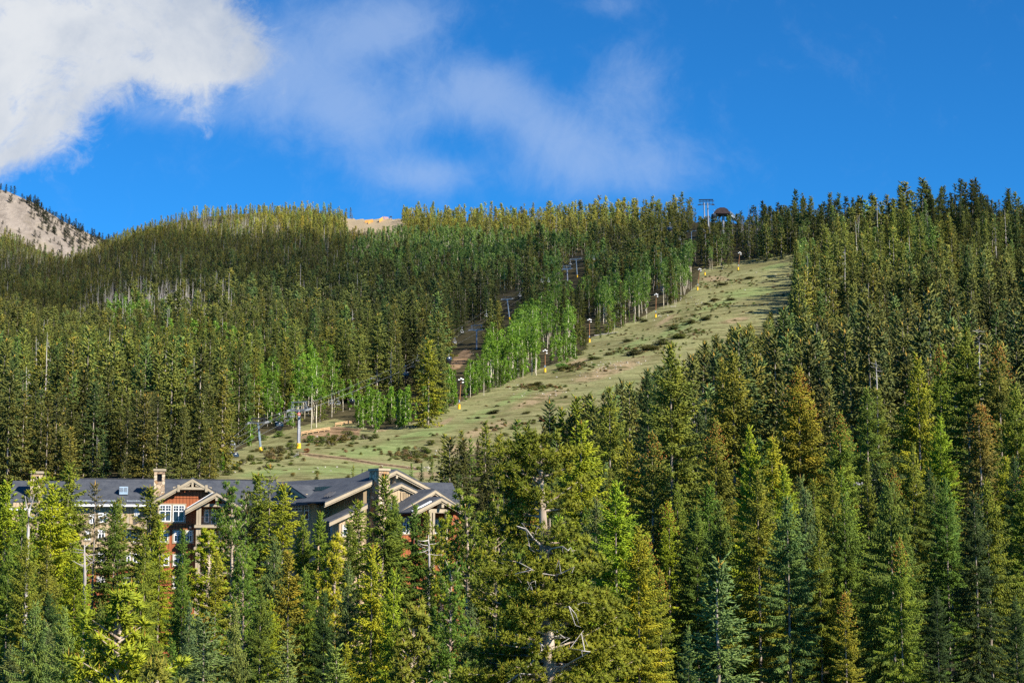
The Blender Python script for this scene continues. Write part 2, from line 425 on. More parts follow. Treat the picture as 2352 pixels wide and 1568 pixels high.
def spruce_crown(h, R, seed, dz, nb, step, flen, fw, droop=.3, gap=0., bare=.03, top_young=True, sub=True, shape=.8, hang=.7, open_=.36):
    rs = np.random.RandomState(seed); S = Spr()
    p1, p2, p3 = rs.uniform(0, 6.3, 3)
    z = h * bare + .2
    while z < h * .985:
        t = z / h
        prof = math.tanh(open_ * (1.6 - shape) / .8 * h * ((1 - t) ** 1.12) / R) * min(1., .7 + t * 2)
        for k in range(nb):
            if rs.rand() < gap * (.4 + 1.2 * rs.rand()): continue
            az = rs.uniform(0, 2 * PI)
            L = (R * prof * rs.uniform(.5, 1.15) * (1 + .2 * math.sin(2 * az + p1 + z * .45) + .16 * math.sin(3 * az - z * 1.1 + p2)) + .14)
            if rs.rand() < .06: L *= 1.25
            n = max(2, int(L / step))
            s = np.linspace(.18 if t > .6 else .28, 1, n)
            zz = z + rs.uniform(-.5, .5) * dz
            rise = np.interp(t, [0, .45, .8, 1], [-.12, .1, .45, 1.1]); dr = np.interp(t, [0, .5, .85, 1], [droop, droop * .9, droop * .4, 0])
            azz = az + rs.uniform(-.25, .25) * s
            out = np.stack([np.cos(azz), np.sin(azz)], 1)
            r = L * s; dzv = L * (rise * s - dr * s ** 1.6 + .45 * dr * s ** 4)
            pos = np.concatenate([out * r[:, None], (zz + dzv)[:, None]], 1)
            tan = unit(np.gradient(pos, axis=0)) if n > 1 else np.tile(np.array([[out[0, 0], out[0, 1], 0.]]), (1, 1))
            bs = rs.uniform(.2, .8)
            sh = lambda m: np.clip(bs + rs.normal(0, .22, m), 0, 1)
            m = n
            jl = rs.uniform(.8, 1.25, (m, 1))
            S.add(pos - tan * .1, pos + tan * step * 1.25 * jl, fw * 1.1, sh(m))
            side = np.stack([-out[:, 1], out[:, 0], np.zeros(n)], 1)
            for sg in (-1, 1):
                ln = np.minimum(flen, .5 * L + .08) * (1.15 - .55 * s) * rs.uniform(.6, 1.25, n)
                d = unit(tan * .75 + side * sg * rs.uniform(.6, 1.1, (n, 1)) + np.array([0, 0, -1.]) * (hang * dr * 2 * rs.uniform(.3, 1.2, (n, 1))) + rs.normal(0, .12, (n, 3)))
                e = pos + d * ln[:, None]
                S.add(pos, e, fw, sh(n))
                if sub:
                    d2 = unit(d * .6 + tan * .5 + np.array([0, 0, -1.]) * hang * rs.uniform(.1, 1.2, (n, 1)) + rs.normal(0, .25, (n, 3)))
                    mid = pos + d * (ln * .5)[:, None]
                    S.add(mid, mid + d2 * (ln * .75)[:, None], fw * .9, sh(n))
                    d3 = unit(d * .5 - tan * .1 + np.array([0, 0, -1.]) * hang * rs.uniform(.3, 1.4, (n, 1)) + rs.normal(0, .3, (n, 3)))
                    mid = pos + d * (ln * .3)[:, None]
                    S.add(mid, mid + d3 * (ln * .7)[:, None], fw * .9, sh(n))
        z += dz * (1 - .45 * t) * rs.uniform(.8, 1.2)
    S.add(np.array([0, 0, h * .965]), np.array([0, 0, h + .12]), fw, 2. if top_young else .6)
    if top_young:
        for k in range(4):
            a = rs.uniform(0, 6.3); b0 = np.array([0, 0, h * rs.uniform(.965, .985)])
            S.add(b0, b0 + np.array([math.cos(a) * .16, math.sin(a) * .16, .2]), fw * .7, 2.)
    return S, rs

def cone_mesh(h, R, seed, n, z0, z1, ln, w, shape=.8):
    rs = np.random.RandomState(seed); S = Spr()
    for i in range(n):
        t = z0 + (z1 - z0) * rs.rand() ** .7; az = rs.uniform(0, 6.3)
        r = (R * math.tanh(.45 * h * (1 - t) / R) + .1) * rs.uniform(.6, 1.15)
        p = np.array([math.cos(az) * r, math.sin(az) * r, t * h + r * .25])
        S.add(p, p + np.array([rs.normal(0, .04), rs.normal(0, .04), -ln * rs.uniform(.8, 1.3)]), w, .5)
    return sprays_mesh("cones", S, rs, M["cones"])

def trunk_mesh(name, h, r, seed, mat, wob=.03, n=7, twigs=0, twl=.8, z0=-1.5):
    rs = np.random.RandomState(seed); mb = MB(); pts = []; rad = []
    x = y = 0.
    for i in range(9):
        t = i / 8; pts.append((x, y, z0 + (h * .985 - z0) * t)); rad.append(r * (1 - t) ** .85 + .012)
        x += rs.normal(0, wob); y += rs.normal(0, wob)
    x0, y0 = 0, 0
    mb.tube(pts, rad, n)
    for i in range(twigs):
        t = rs.uniform(.1, .9); az = rs.uniform(0, 6.3); L = twl * rs.uniform(.4, 1.2) * (1.1 - t * .6)
        b = Vector((0, 0, h * t)); k = i0 = int(t * 8); b.x, b.y = pts[k][0], pts[k][1]
        c = b + Vector((math.cos(az), math.sin(az), rs.uniform(-.25, .35))) * L * .6
        e = c + Vector((math.cos(az + .4), math.sin(az + .4), rs.uniform(-.5, .3))) * L * .5
        mb.tube([b, c, e], [.035 + .006 * L, .025, .008], 4)
    return mb.mesh(name, mat)

def pine_crown(h, R, seed, nbr, tuft_n, ln, fw, z0=.12, irregular=.35, young=.12, step=.34):
    """tufted crown: limbs that carry rosettes of long needles"""
    rs = np.random.RandomState(seed); S = Spr(); limbs = []
    p1 = rs.uniform(0, 6.3)
    for i in range(nbr):
        t = z0 + (1 - z0) * (i + rs.rand()) / nbr
        prof = min(1., (t - z0 + .08) * 5) * (1 - t) ** .62 + .06
        az = rs.uniform(0, 6.3)
        L = R * prof * rs.uniform(1 - irregular, 1.15) * (1 + .22 * math.sin(2 * az + p1 + t * 9))
        rise = np.interp(t, [0, .5, .9, 1], [-.1, .12, .7, 1.6])
        n = max(2, int(L / step)); s = np.linspace(.3, 1, n)
        az2 = az + rs.uniform(-.4, .4) * s
        pos = np.stack([np.cos(az2) * L * s, np.sin(az2) * L * s, h * t + L * (rise * s + .25 * s ** 2 - .15 * s)], 1)
        limbs.append((Vector((0, 0, h * t - .05)), Vector(pos[0]), Vector(pos[-1])))
        heads = [(p, rs.uniform(.8, 1.1)) for p in pos]
        for p, q in zip(pos, s):
            for sg in (-1, 1):
                if rs.rand() < .85:
                    a = az + sg * rs.uniform(.7, 1.3); d = min(.75, .35 * L) * rs.uniform(.5, 1.1) * (1.2 - .4 * q)
                    heads.append((p + np.array([math.cos(a) * d, math.sin(a) * d, rs.uniform(-.1, .22) * d]), rs.uniform(.7, 1.05)))
        bs = rs.uniform(.25, .75)
        for p, sc in heads:
            ax = unit(np.array([p[0], p[1], 0.])) * .75 + np.array([0, 0, .55]) + rs.normal(0, .2, 3)
            d = unit(ax[None] * .55 + rs.normal(0, .62, (tuft_n, 3)))
            L2 = ln * sc * rs.uniform(.7, 1.2, (tuft_n, 1))
            S.add(np.tile(p, (tuft_n, 1)) - d * .03, p + d * L2, fw, np.clip(bs + rs.normal(0, .2, tuft_n), 0, 1))
            if rs.rand() < young:
                S.add(p, p + np.array([0, 0, ln * 1.1]) + rs.normal(0, .04, 3), fw * .6, 2.)
    S.add(np.array([0, 0, h * .97]), np.array([0, 0, h + ln]), fw, 2.)
    return S, rs, limbs

def aspen_crown(h, seed, n, size, zb=.45, rx=.16, low=False):
    """leaf clumps spread through several lumps; quads"""
    rs = np.random.RandomState(seed)
    lumps = []
    m = 11 if not low else 9
    for i in range(m):
        t = zb + (1 - zb) * (i + .4) / m
        w = math.sin(min(1, max(0.05, (t - zb) / (1 - zb))) ** .6 * PI) * .8 + .25
        a = rs.uniform(0, 6.3); d = rx * h * w * rs.uniform(.1, .75)
        lumps.append((np.array([math.cos(a) * d, math.sin(a) * d, t * h]), rx * h * rs.uniform(.4, .75) * (.6 + .5 * w)))
    wt = np.array([l[1] ** 2 for l in lumps]); wt /= wt.sum()
    pick = rs.choice(len(lumps), n, p=wt)
    c = np.stack([lumps[i][0] for i in pick]); r = np.array([lumps[i][1] for i in pick])
    d = unit(rs.normal(size=(n, 3))) * (rs.rand(n, 1) ** .5)
    p = c + d * r[:, None] * np.array([1, 1, .85])
    p[:, 2] = np.minimum(p[:, 2], h * 1.0)
    nrm = unit(rs.normal(size=(n, 3)) + np.array([0, 0, .3])); q = unit(np.cross(nrm, rs.normal(size=(n, 3)))); w = np.cross(nrm, q)
    sz = size * rs.uniform(.6, 1.3, (n, 1))
    V = np.stack([p + q * sz, p + w * sz * .8, p - q * sz, p - w * sz * .8], 1).reshape(-1, 3)
    Fc = np.arange(n * 4).reshape(-1, 4)
    lumpsh = rs.uniform(.3, .7, len(lumps))
    sh = np.clip(lumpsh[pick] + rs.normal(0, .2, n), 0, 1)
    return V, Fc, sh, lumps
def aspen_mesh(name, *a, **k):
    V, Fc, sh, lumps = aspen_crown(*a, **k)
    me = raw_mesh(name, V, Fc, 4)
    at = me.attributes.new("shade", "FLOAT", "FACE"); at.data.foreach_set("value", sh.astype(np.float32))
    me.materials.append(M["leaves"]); return me, lumps
def aspen_trunk(name, h, lumps, seed, r=.13):
    rs = np.random.RandomState(seed); mb = MB()
    pts = [(0, 0, -1.5)]; x = y = 0
    for i in range(1, 7):
        x += rs.normal(0, .07); y += rs.normal(0, .07); pts.append((x, y, h * .93 * i / 6))
    mb.tube(pts, [r * (1 - i / 7.5) + .02 for i in range(7)], 6)
    for c, rad in lumps[:6]:
        b = Vector((0, 0, c[2] - rad * 1.3)); k = min(6, max(0, int(b.z / (h * .93) * 6))); b.x, b.y = pts[k][0], pts[k][1]
        mb.tube([b, (b + Vector(c)) / 2 + Vector((0, 0, .1)), Vector(c)], [r * .4, r * .3, .02], 4)
    return mb.mesh(name, M["aspenbark"])
def dead_mesh(name, h, seed, tw=26, r=.2, twl=1.3):
    me = trunk_mesh(name, h, r, seed, M["deadbark"], .05, 6, 0)
    rs = np.random.RandomState(seed); mb = MB()
    for i in range(tw):
        t = rs.uniform(.25, .97); az = rs.uniform(0, 6.3); L = twl * rs.uniform(.3, 1.) * (1.25 - t)
        b = Vector((0, 0, h * t)); d = Vector((math.cos(az), math.sin(az), rs.uniform(-.4, .3)))
        mb.tube([b, b + d * L * .6, b + d * L + Vector((0, 0, rs.uniform(-.3, .2)))], [.05, .035, .012], 4)
    return me, mb.mesh(name + "_branches", M["deadbark"])
def join_mesh(name, parts):
    """one mesh from several (far instances only)"""
    V = []; mats = []; loops = []; starts = []; mi = []; sh = []; off = 0; lo = 0
    for me in parts:
        n = len(me.vertices); co = np.empty(n * 3, np.float32); me.vertices.foreach_get("co", co); V.append(co.reshape(-1, 3))
        li = np.empty(len(me.loops), np.int32); me.loops.foreach_get("vertex_index", li); loops.append(li + off)
        ls = np.empty(len(me.polygons), np.int32); me.polygons.foreach_get("loop_start", ls); starts.append(ls + lo)
        mats.append(me.materials[0]); mi.append(np.full(len(me.polygons), len(mats) - 1, np.int32))
        s = np.full(len(me.polygons), .5, np.float32)
        if "shade" in me.attributes: me.attributes["shade"].data.foreach_get("value", s)
        sh.append(s); off += n; lo += len(li)
    me = bpy.data.meshes.new(name); V = np.concatenate(V); L = np.concatenate(loops); Sx = np.concatenate(starts)
    me.vertices.add(len(V)); me.vertices.foreach_set("co", V.ravel()); me.loops.add(len(L)); me.loops.foreach_set("vertex_index", L)
    me.polygons.add(len(Sx)); me.polygons.foreach_set("loop_start", Sx); me.update(calc_edges=True)
    for m in mats: me.materials.append(m)
    me.polygons.foreach_set("material_index", np.concatenate(mi))
    at = me.attributes.new("shade", "FLOAT", "FACE"); at.data.foreach_set("value", np.concatenate(sh))
    return me

# kinds: name -> list of dict(h, R, trunk mesh, crown mesh[, cones])
def mk_spruce(h, R, seed, tr=.2, cone=0, **k):
    S, rs = spruce_crown(h, R, seed, **k)
    d = dict(h=h, R=R, crown=sprays_mesh("needles", S, rs, M["needles"]), trunk=trunk_mesh("trunk", h, tr, seed + 50, M["bark"], .02))
    if cone: d["cones"] = join_mesh("needles_and_cones", [d["crown"], cone_mesh(h, R * .9, seed, cone, .8, .985, .14, .045, k.get("shape", .8))])
    return d
PROTO = {}
near = dict(dz=.52, nb=7, step=.27, flen=.66, fw=.056, open_=.38)
PROTO["dense"] = [mk_spruce(22, 3.9, 21, cone=300, droop=.34, hang=.8, **near), mk_spruce(22, 3.6, 22, cone=260, droop=.28, hang=.6, shape=.72, **near), mk_spruce(22, 4.1, 27, cone=260, droop=.4, hang=1.1, shape=.9, **near)]
PROTO["droopy"] = [mk_spruce(22, 3.8, 23, droop=.55, hang=1.8, shape=.75, **near), mk_spruce(22, 3.3, 24, droop=.5, hang=1.6, **near)]
PROTO["sparse"] = [mk_spruce(20, 1.7, 25, .17, droop=.4, hang=.7, gap=.45, bare=.15, dz=.5, nb=4, step=.28, flen=.42, fw=.055), mk_spruce(20, 1.5, 26, .16, droop=.32, hang=.5, gap=.6, dz=.5, nb=4, step=.28, flen=.4, fw=.055)]
PROTO["slim"] = [mk_spruce(20, 2.5, 31, cone=170, droop=.3, hang=.7, shape=.7, dz=.45, nb=6, step=.28, flen=.52, fw=.05, open_=.31), mk_spruce(20, 2.3, 32, cone=150, droop=.42, hang=1., shape=.85, dz=.45, nb=6, step=.28, flen=.52, fw=.05, open_=.31)]
PROTO["young"] = [mk_spruce(9, 2.1, 33, .1, droop=.22, hang=.4, shape=.95, dz=.3, nb=6, step=.15, flen=.36, fw=.026), mk_spruce(9, 1.9, 34, .1, droop=.26, hang=.5, shape=1., dz=.28, nb=6, step=.15, flen=.34, fw=.026)]
def mk_pine(h, R, seed, z0, nbr, tn, ln, fw, tr, **k):
    S, rs, limbs = pine_crown(h, R, seed, nbr, tn, ln, fw, z0, **k)
    tm = MB(); rr = np.random.RandomState(seed)
    pts = [(0, 0, -1.5)]; x = y = 0
    for i in range(1, 11):
        x += rr.normal(0, .035); y += rr.normal(0, .035); pts.append((x, y, h * .97 * i / 10))
    tm.tube(pts, [tr * (1 - i / 11.) + .02 for i in range(11)], 8)
    for a, b, e in limbs: tm.tube([a, b, b + (e - b) * .85], [.022 + tr * .12, .03, .012], 5)
    return dict(h=h, R=R, crown=sprays_mesh("needles", S, rs, M["needles"]), trunk=tm.mesh("trunk", M["pinebark"]))
PROTO["pine"] = [mk_pine(16, 3.7, 41, .05, 150, 12, .3, .03, .24), mk_pine(16, 3.2, 42, .08, 130, 12, .3, .03, .22)]
PROTO["youngpine"] = [mk_pine(8, 1.8, 43, .03, 110, 18, .25, .02, .12, young=.35, step=.26), mk_pine(8, 1.5, 44, .03, 100, 18, .25, .02, .1, young=.3, step=.26)]
# middle distance
mid = dict(open_=.29, dz=.95, nb=6, step=.6, flen=.95, fw=.13)
PROTO["mid"] = [mk_spruce(22, 3.1, 61, droop=.36, hang=.8, **mid), mk_spruce(22, 2.7, 62, droop=.3, hang=.6, shape=.7, **mid), mk_spruce(22, 3.2, 63, droop=.42, hang=1., shape=.9, **mid), mk_spruce(22, 2.3, 64, droop=.3, hang=.6, gap=.25, **mid), mk_spruce(22, 2.7, 65, droop=.5, hang=1.4, bare=.06, shape=.6, **mid), mk_spruce(20, 1.8, 66, .19, droop=.35, hang=.7, gap=.4, bare=.1, **mid)]
def mk_aspen(h, seed, n, size, zb, rx, r=.13, low=False):
    me, lumps = aspen_mesh("leaves", h, seed, n, size, zb, rx, low)
    return dict(h=h, R=rx * h, crown=me, trunk=aspen_trunk("trunk", h, lumps, seed, r))
PROTO["aspen"] = [mk_aspen(17, 71, 900, .2, .42, .12, .1), mk_aspen(17, 72, 700, .2, .55, .1, .09), mk_aspen(17, 73, 1100, .2, .3, .115, .1), mk_aspen(17, 76, 800, .2, .48, .085, .09)]
PROTO["aspenlow"] = [mk_aspen(9, 74, 1300, .15, .12, .13, .07, True), mk_aspen(9, 75, 1100, .15, .1, .11, .06, True)]
PROTO["dead"] = []
for sd, hh in ((81, 17), (82, 15), (83, 18)):
    a, b = dead_mesh("trunk", hh, sd); PROTO["dead"].append(dict(h=hh, R=1., trunk=a, crown=b))
# far instances
farp = dict(open_=.25, dz=1.4, nb=6, step=1.0, flen=1.2, fw=.24, sub=False, top_young=False)
FAR = []
FARH = []
def add_far(d):
    FAR.append(join_mesh("far_tree", [d["crown"], d["trunk"]])); FARH.append(d["h"])
FIDX = {}
FIDX["spruce"] = []
for sd, R, kw in ((91, 2.2, dict(droop=.3)), (92, 1.8, dict(droop=.3, shape=.7)), (93, 2.4, dict(droop=.4, shape=.9)), (94, 2.3, dict(droop=.5, bare=.1, shape=.6)), (95, 1.7, dict(droop=.3, gap=.3))):
    FIDX["spruce"].append(len(FAR)); add_far(mk_spruce(20, R, sd, .22, **kw, **farp))
FIDX["mid"] = []
for d in PROTO["mid"]: FIDX["mid"].append(len(FAR)); add_far(d)
FIDX["aspen"] = []
for sd, zb in ((96, .45), (97, .55), (98, .3)):
    FIDX["aspen"].append(len(FAR)); add_far(mk_aspen(16, sd, 420, .34, zb, .12, .1))
FIDX["aspenmid"] = []
for d in PROTO["aspen"]: FIDX["aspenmid"].append(len(FAR)); add_far(d)
FIDX["aspenlow"] = []
for d in PROTO["aspenlow"]: FIDX["aspenlow"].append(len(FAR)); add_far(d)
FIDX["dead"] = []
for d in PROTO["dead"]: FIDX["dead"].append(len(FAR)); add_far(d)
# ---------------------------------------------------------------- where the trees stand
# colours are needle colours (linear)
TINT = dict(
    olive=(.175, .215, .024), green=(.12, .19, .026), deep=(.05, .085, .022), bright=(.25, .31, .018), yellow=(.31, .32, .02),
    blue=(.125, .185, .058), pale=(.185, .24, .06), brown=(.17, .175, .034), gold=(.225, .25, .024), gray=(.125, .122, .056))
T = []   # dict(u, v tip, Y, k kind, p proto, w width factor, c colour, label)
def near_tree(u, v, Y, k, c, label, w=1.0, p=None, cones=0, lean=0):
    T.append(dict(u=u, v=v, Y=Y, k=k, c=c, label=label, w=w, p=p, cones=cones, lean=lean))
N_ = near_tree
# left of and in front of the lodge
N_(17, 1098, 150, "dense", "bright", "yellow-green spruce at the very left edge, its tip level with the lodge's farthest chimney", 1.3)
N_(52, 1150, 128, "dense", "olive", "spruce beside the bare forked snag at the left edge", .9)
N_(90, 1098, 158, "pine", "bright", "round-topped bright pine hiding the lodge's farthest chimney base", 1.15)
N_(122, 1106, 150, "dense", "yellow", "yellowish spruce just right of the round-topped pine by the far chimney", 1.3)
N_(159, 1058, 185, "dense", "olive", "tall olive spruce rising past the left end of the dark roof", 1.25)
N_(219, 1096, 172, "sparse", "gray", "thin grey-brown half-bare spruce standing before the lodge roof", 1.1, 0)
N_(264, 1141, 160, "slim", "green", "green spruce whose tip crosses the dark roof below the roof vent box", 1.15)
N_(276, 1133, 178, "slim", "olive", "olive spruce tip directly behind the green one below the roof vent box", .8)
N_(345, 1106, 168, "slim", "olive", "slim spruce overlapping the left side of the middle stone chimney", 1.3, 0)
N_(368, 1182, 150, "slim", "yellow", "yellow-green spruce covering the lower left of the red gable window", .8)
N_(421, 1205, 160, "slim", "green", "small spruce tip poking up below the red gable's wide window", .7)
N_(533, 1118, 150, "pine", "green", "deep green bushy pine hiding the right side of the lodge's porch", .9)
N_(565, 1140, 160, "pine", "deep", "dark pine just right of the one hiding the porch", .8)
N_(480, 1220, 140, "youngpine", "bright", "light green young pine in front of the porch's lower floor", 1.4)
N_(498, 1256, 118, "slim", "gold", "slender golden spruce with pale trunk below the lodge porch", .9)
N_(593, 1076, 172, "slim", "olive", "dark olive spire standing between the porch and the grey dormer roof", 1.2, 0)
N_(621, 1056, 168, "sparse", "olive", "sparse spire with visible pale trunk left of the yellow spruce at the dormer", 1.0, 1)
N_(650, 1098, 158, "slim", "yellow", "yellow-gold spruce in front of the dormer's left corner", 1.1)
N_(630, 1220, 118, "droopy", "blue", "blue-green drooping spruce below the dormer and left of the gold-leader tree", .8)
N_(661, 1250, 102, "slim", "gold", "thin gold-green spruce with a long white trunk below the dormer", 1.1)
N_(697, 1173, 152, "dense", "olive", "olive spruce under the dormer window", .7)
N_(735, 1165, 150, "slim", "olive", "olive spruce left of the three narrow shaded windows", 1.)
N_(772, 1233, 112, "youngpine", "yellow", "small vivid yellow-green pine under the three narrow shaded windows", .9)
N_(802, 1186, 140, "slim", "green", "slim green spruce right of the three narrow shaded windows", .9)
N_(822, 1138, 150, "slim", "olive", "olive spruce just left of the stone chimney tree", 1.2)
N_(857, 1233, 84, "slim", "yellow", "bright yellow-leadered spruce low in front of the stone chimney", .95)
N_(883, 1080, 140, "slim", "green", "tall drooping spruce standing straight before the big stone chimney", 1.2, 1)
N_(905, 1128, 162, "slim", "olive", "spruce tucked right behind the tree before the big stone chimney", .9)
N_(911, 1155, 150, "slim", "green", "short green spruce below the beige gable's louvre", .8)
N_(953, 1148, 150, "slim", "green", "narrow spire crossing the red gable's left eave", 1.)
N_(980, 1165, 150, "slim", "olive", "narrow spire before the red gable's porch column", .9)
N_(1016, 1195, 118, "youngpine", "bright", "small bright pine tip under the red gable's porch window", .7)
N_(800, 1285, 100, "dense", "blue", "dusky blue-green spruce left of the bright yellow-leadered one", .7)
N_(700, 1290, 105, "droopy", "green", "drooping green spruce mid-way under the dormer", .85)
N_(905, 1288, 78, "dense", "bright", "green spruce with a thin pale trunk right of the yellow-leadered one", .55)
N_(951, 1389, 72, "youngpine", "olive", "young pine with an orange candle beside the great pine's left foot", 1.)
N_(745, 1340, 90, "dense", "deep", "dark spruce in the gap between two brighter ones below the dormer", .7)
# bottom left row
N_(275, 1366, 62, "youngpine", "bright", "young pine with orange candles, alone in the front below the lodge's left wing", 1.35, 0)
N_(230, 1366, 78, "dense", "green", "spruce with long yellow leader just left of the orange-candled young pine", .62)
N_(436, 1370, 76, "dense", "blue", "blue-green spruce in the front row right of the dark gap", .62)
N_(470, 1398, 72, "young", "blue", "young blue-green spruce with a bare yellow leader in the front row", 1.15)
N_(361, 1520, 52, "youngpine", "olive", "small pine tip at the bottom edge between two larger front trees", .9)
N_(82, 1366, 78, "droopy", "pale", "pale green drooping spruce low at the left edge", .75)
N_(149, 1378, 74, "dense", "pale", "pale green spruce with yellow leader beside the drooping one at lower left", .62)
N_(20, 1250, 108, "dense", "green", "green spruce low against the left frame edge", .8)
N_(62, 1222, 98, "dense", "olive", "olive spruce standing before the forked snag at the left edge", .7)
N_(196, 1332, 98, "dense", "bright", "bright spruce hiding the foot of the slim bare grey stem", .6)
N_(985, 1284, 98, "slim", "green", "green spruce under the end gable's porch, before the curved pale stem", .9)
N_(2013, 884, 205, "slim", "olive", "olive spire hiding the foot of the split pale stem on the right", 1.0)
N_(110, 1240, 112, "dense", "olive", "olive spruce under the far chimney", .8)
N_(175, 1235, 122, "dense", "bright", "yellow-green spruce in front of the lodge's far left windows", .75)
N_(541, 1366, 80, "droopy", "pale", "pale drooping spruce in the front row under the porch", .6)
N_(560, 1270, 108, "pine", "green", "broad green pine beneath the porch's right column", .8)
N_(335, 1215, 132, "dense", "olive", "olive spruce covering the lower left of the red wall", .75)
N_(325, 1315, 98, "droopy", "olive", "grey-olive drooping spruce between the front young pine and the dark gap", .75)
N_(420, 1285, 112, "dense", "green", "green spruce under the red gable's lower windows", .7)
N_(600, 1330, 88, "dense", "green", "green front spruce below the gold-leader tree", .65)
N_(660, 1440, 66, "young", "pale", "young spruce at the bottom edge under the gold-leader tree", 1.)
N_(770, 1468, 66, "young", "pale", "small pale spruce leader at the bottom right of the dark hollow", 1.1)
# centre
N_(1071, 1138, 95, "pine", "olive", "broad dark-sided pine touching the lodge's right end", 1.0, 0)
N_(1138, 1152, 92, "pine", "olive", "low-topped pine between the broad one and the white-limbed one", .9, 1)
N_(1035, 1290, 80, "pine", "green", "shadowed pine below the lodge's right end", .8, 1)
N_(1335, 955, 118, "dense", "bright", "tall vivid yellow-green spruce right of the white-limbed pine", 1.0, 0)
N_(1415, 1094, 88, "dense", "bright", "big bright green cone-shaped spruce filling the lower middle", 1.0, 1)
N_(1485, 1210, 84, "slim", "gold", "slim rust-tipped spruce on the right flank of the big bright cone", .8, 0, 1)
N_(1515, 1289, 78, "slim", "olive", "second rust-tipped spruce lower on the big bright cone's right flank", .8, 1, 1)
N_(1441, 998, 140, "slim", "gold", "slender golden spire between the vivid spruce and the tall pale-trunked one", 1.)
N_(1300, 1060, 150, "slim", "deep", "dark spruce in the shade right behind the white-limbed pine", 1.)
N_(1400, 880, 200, "dense", "olive", "olive spruce with tip against the run's lower grass, left of a dark spire", .8)
N_(1488, 838, 215, "slim", "deep", "dark narrow spire at the run's edge left of the tall pale-trunked spruce", .9)
N_(1541, 780, 128, "dense", "olive", "tall pale-trunked olive spruce standing highest before the ski run", .95, 1)
N_(1498, 977, 118, "slim", "brown", "small rusty spire under the tall pale-trunked spruce", .9, 0, 1)
N_(1600, 905, 150, "dense", "deep", "dark spruce in the gap right of the tall pale-trunked one", .8)
N_(1642, 949, 115, "dense", "olive", "olive spruce with rusty shoulder below the twin-topped tall one", .8, 0, 1)
N_(1682, 798, 135, "dense", "olive", "tall twin-topped olive spruce in the middle of the right stand", 1.0, 0)
N_(1657, 812, 138, "slim", "olive", "left tip of the twin-topped pair in the right stand", .8)
N_(1721, 967, 105, "dense", "yellow", "glowing yellow spruce with an orange leader", .62, 1)
N_(1774, 988, 104, "slim", "yellow", "thinner yellow spruce beside the orange-leadered one, trunk showing white", .95)
N_(1832, 832, 132, "dense", "gold", "tall rusty-gold spruce crowded with cones at its tip", 1.0, 0, 1)
N_(1860, 905, 135, "slim", "gold", "gold spruce shoulder just right of the tall rusty-gold one", .9, 1, 1)
N_(1650, 1264, 52, "young", "blue", "young blue-tinged spruce with a tall brown leader, closest in the lower right", 1.1, 0)
N_(1600, 1150, 92, "dense", "green", "green spruce left of the young blue-tinged one", .75)
N_(1740, 1110, 86, "dense", "bright", "broad bright spruce with two white trunks showing, right of the young blue-tinged one", .95, 2)
N_(1800, 1060, 100, "dense", "bright", "bright green spruce right behind the two white trunks", .8)
N_(1580, 1420, 66, "dense", "blue", "dark blue-green spruce at the foot of the young blue-tinged one", .55)
# right
N_(1928, 934, 122, "dense", "olive", "spruce with a rusty spire right of the rusty-gold giant", .85, 0, 1)
N_(1938, 1120, 84, "droopy", "green", "drooping dark green spruce under the rusty spire", .85, 0)
N_(1940, 1338, 66, "slim", "gold", "small rust-topped spruce in the front row beside the drooping one", .85, 0, 1)
N_(1880, 1180, 82, "dense", "olive", "olive spruce left of the drooping dark green one", .8)
N_(1975, 990, 145, "slim", "olive", "slim spruce left of the small grey roof in the trees", 1.)
N_(1991, 1052, 112, "slim", "olive", "spruce partly covering the small grey roof", .75)
N_(2050, 1058, 110, "slim", "olive", "rust-tipped spruce at the right end of the small grey roof", .85, 0, 1)
N_(2065, 1208, 66, "dense", "olive", "full-skirted rust-tipped spruce in front, below the small grey roof", .62, 0, 1)
N_(2105, 806, 125, "dense", "bright", "tall vivid lime spruce on the right with a pale trunk", .9, 2)
N_(2096, 1010, 105, "dense", "olive", "olive spruce below the vivid lime one", .75)
N_(2157, 782, 145, "dense", "olive", "olive spruce with rusty tip behind the vivid lime one", .75, 0, 1)
N_(2158, 946, 115, "dense", "bright", "bright green spruce right of the vivid lime one", .7)
N_(2217, 749, 140, "dense", "olive", "tallest olive spruce of the right side, with bits of white trunk", 1.0, 1)
N_(2291, 775, 138, "dense", "brown", "brown-topped spruce right of the tallest one, heavy with cones", .85, 0, 1)
N_(2250, 912, 112, "slim", "brown", "rust-brown slim spruce among green ones near the right edge", 1.2, 0, 1)
N_(2330, 872, 118, "dense", "olive", "spruce at the right edge with a long white trunk", .85)
N_(2263, 1085, 80, "droopy", "olive", "big spruce with orange-pink trunk near the lower right corner", .95, 1)
N_(2180, 1130, 92, "dense", "green", "shaded green spruce between the rust-tipped front one and the corner one", .8)
N_(2345, 1130, 92, "dense", "green", "green spruce at the lower right frame edge", .8)
N_(2150, 1330, 66, "dense", "deep", "dark spruce in the shade at the bottom right", .7)
N_(2330, 1350, 62, "dense", "deep", "dark spruce in the very bottom right corner", .7)
N_(2010, 1200, 92, "dense", "green", "green spruce beneath the small grey roof", .7)
N_(1990, 880, 170, "slim", "green", "green spire behind the rusty spire on the right", 1.1)
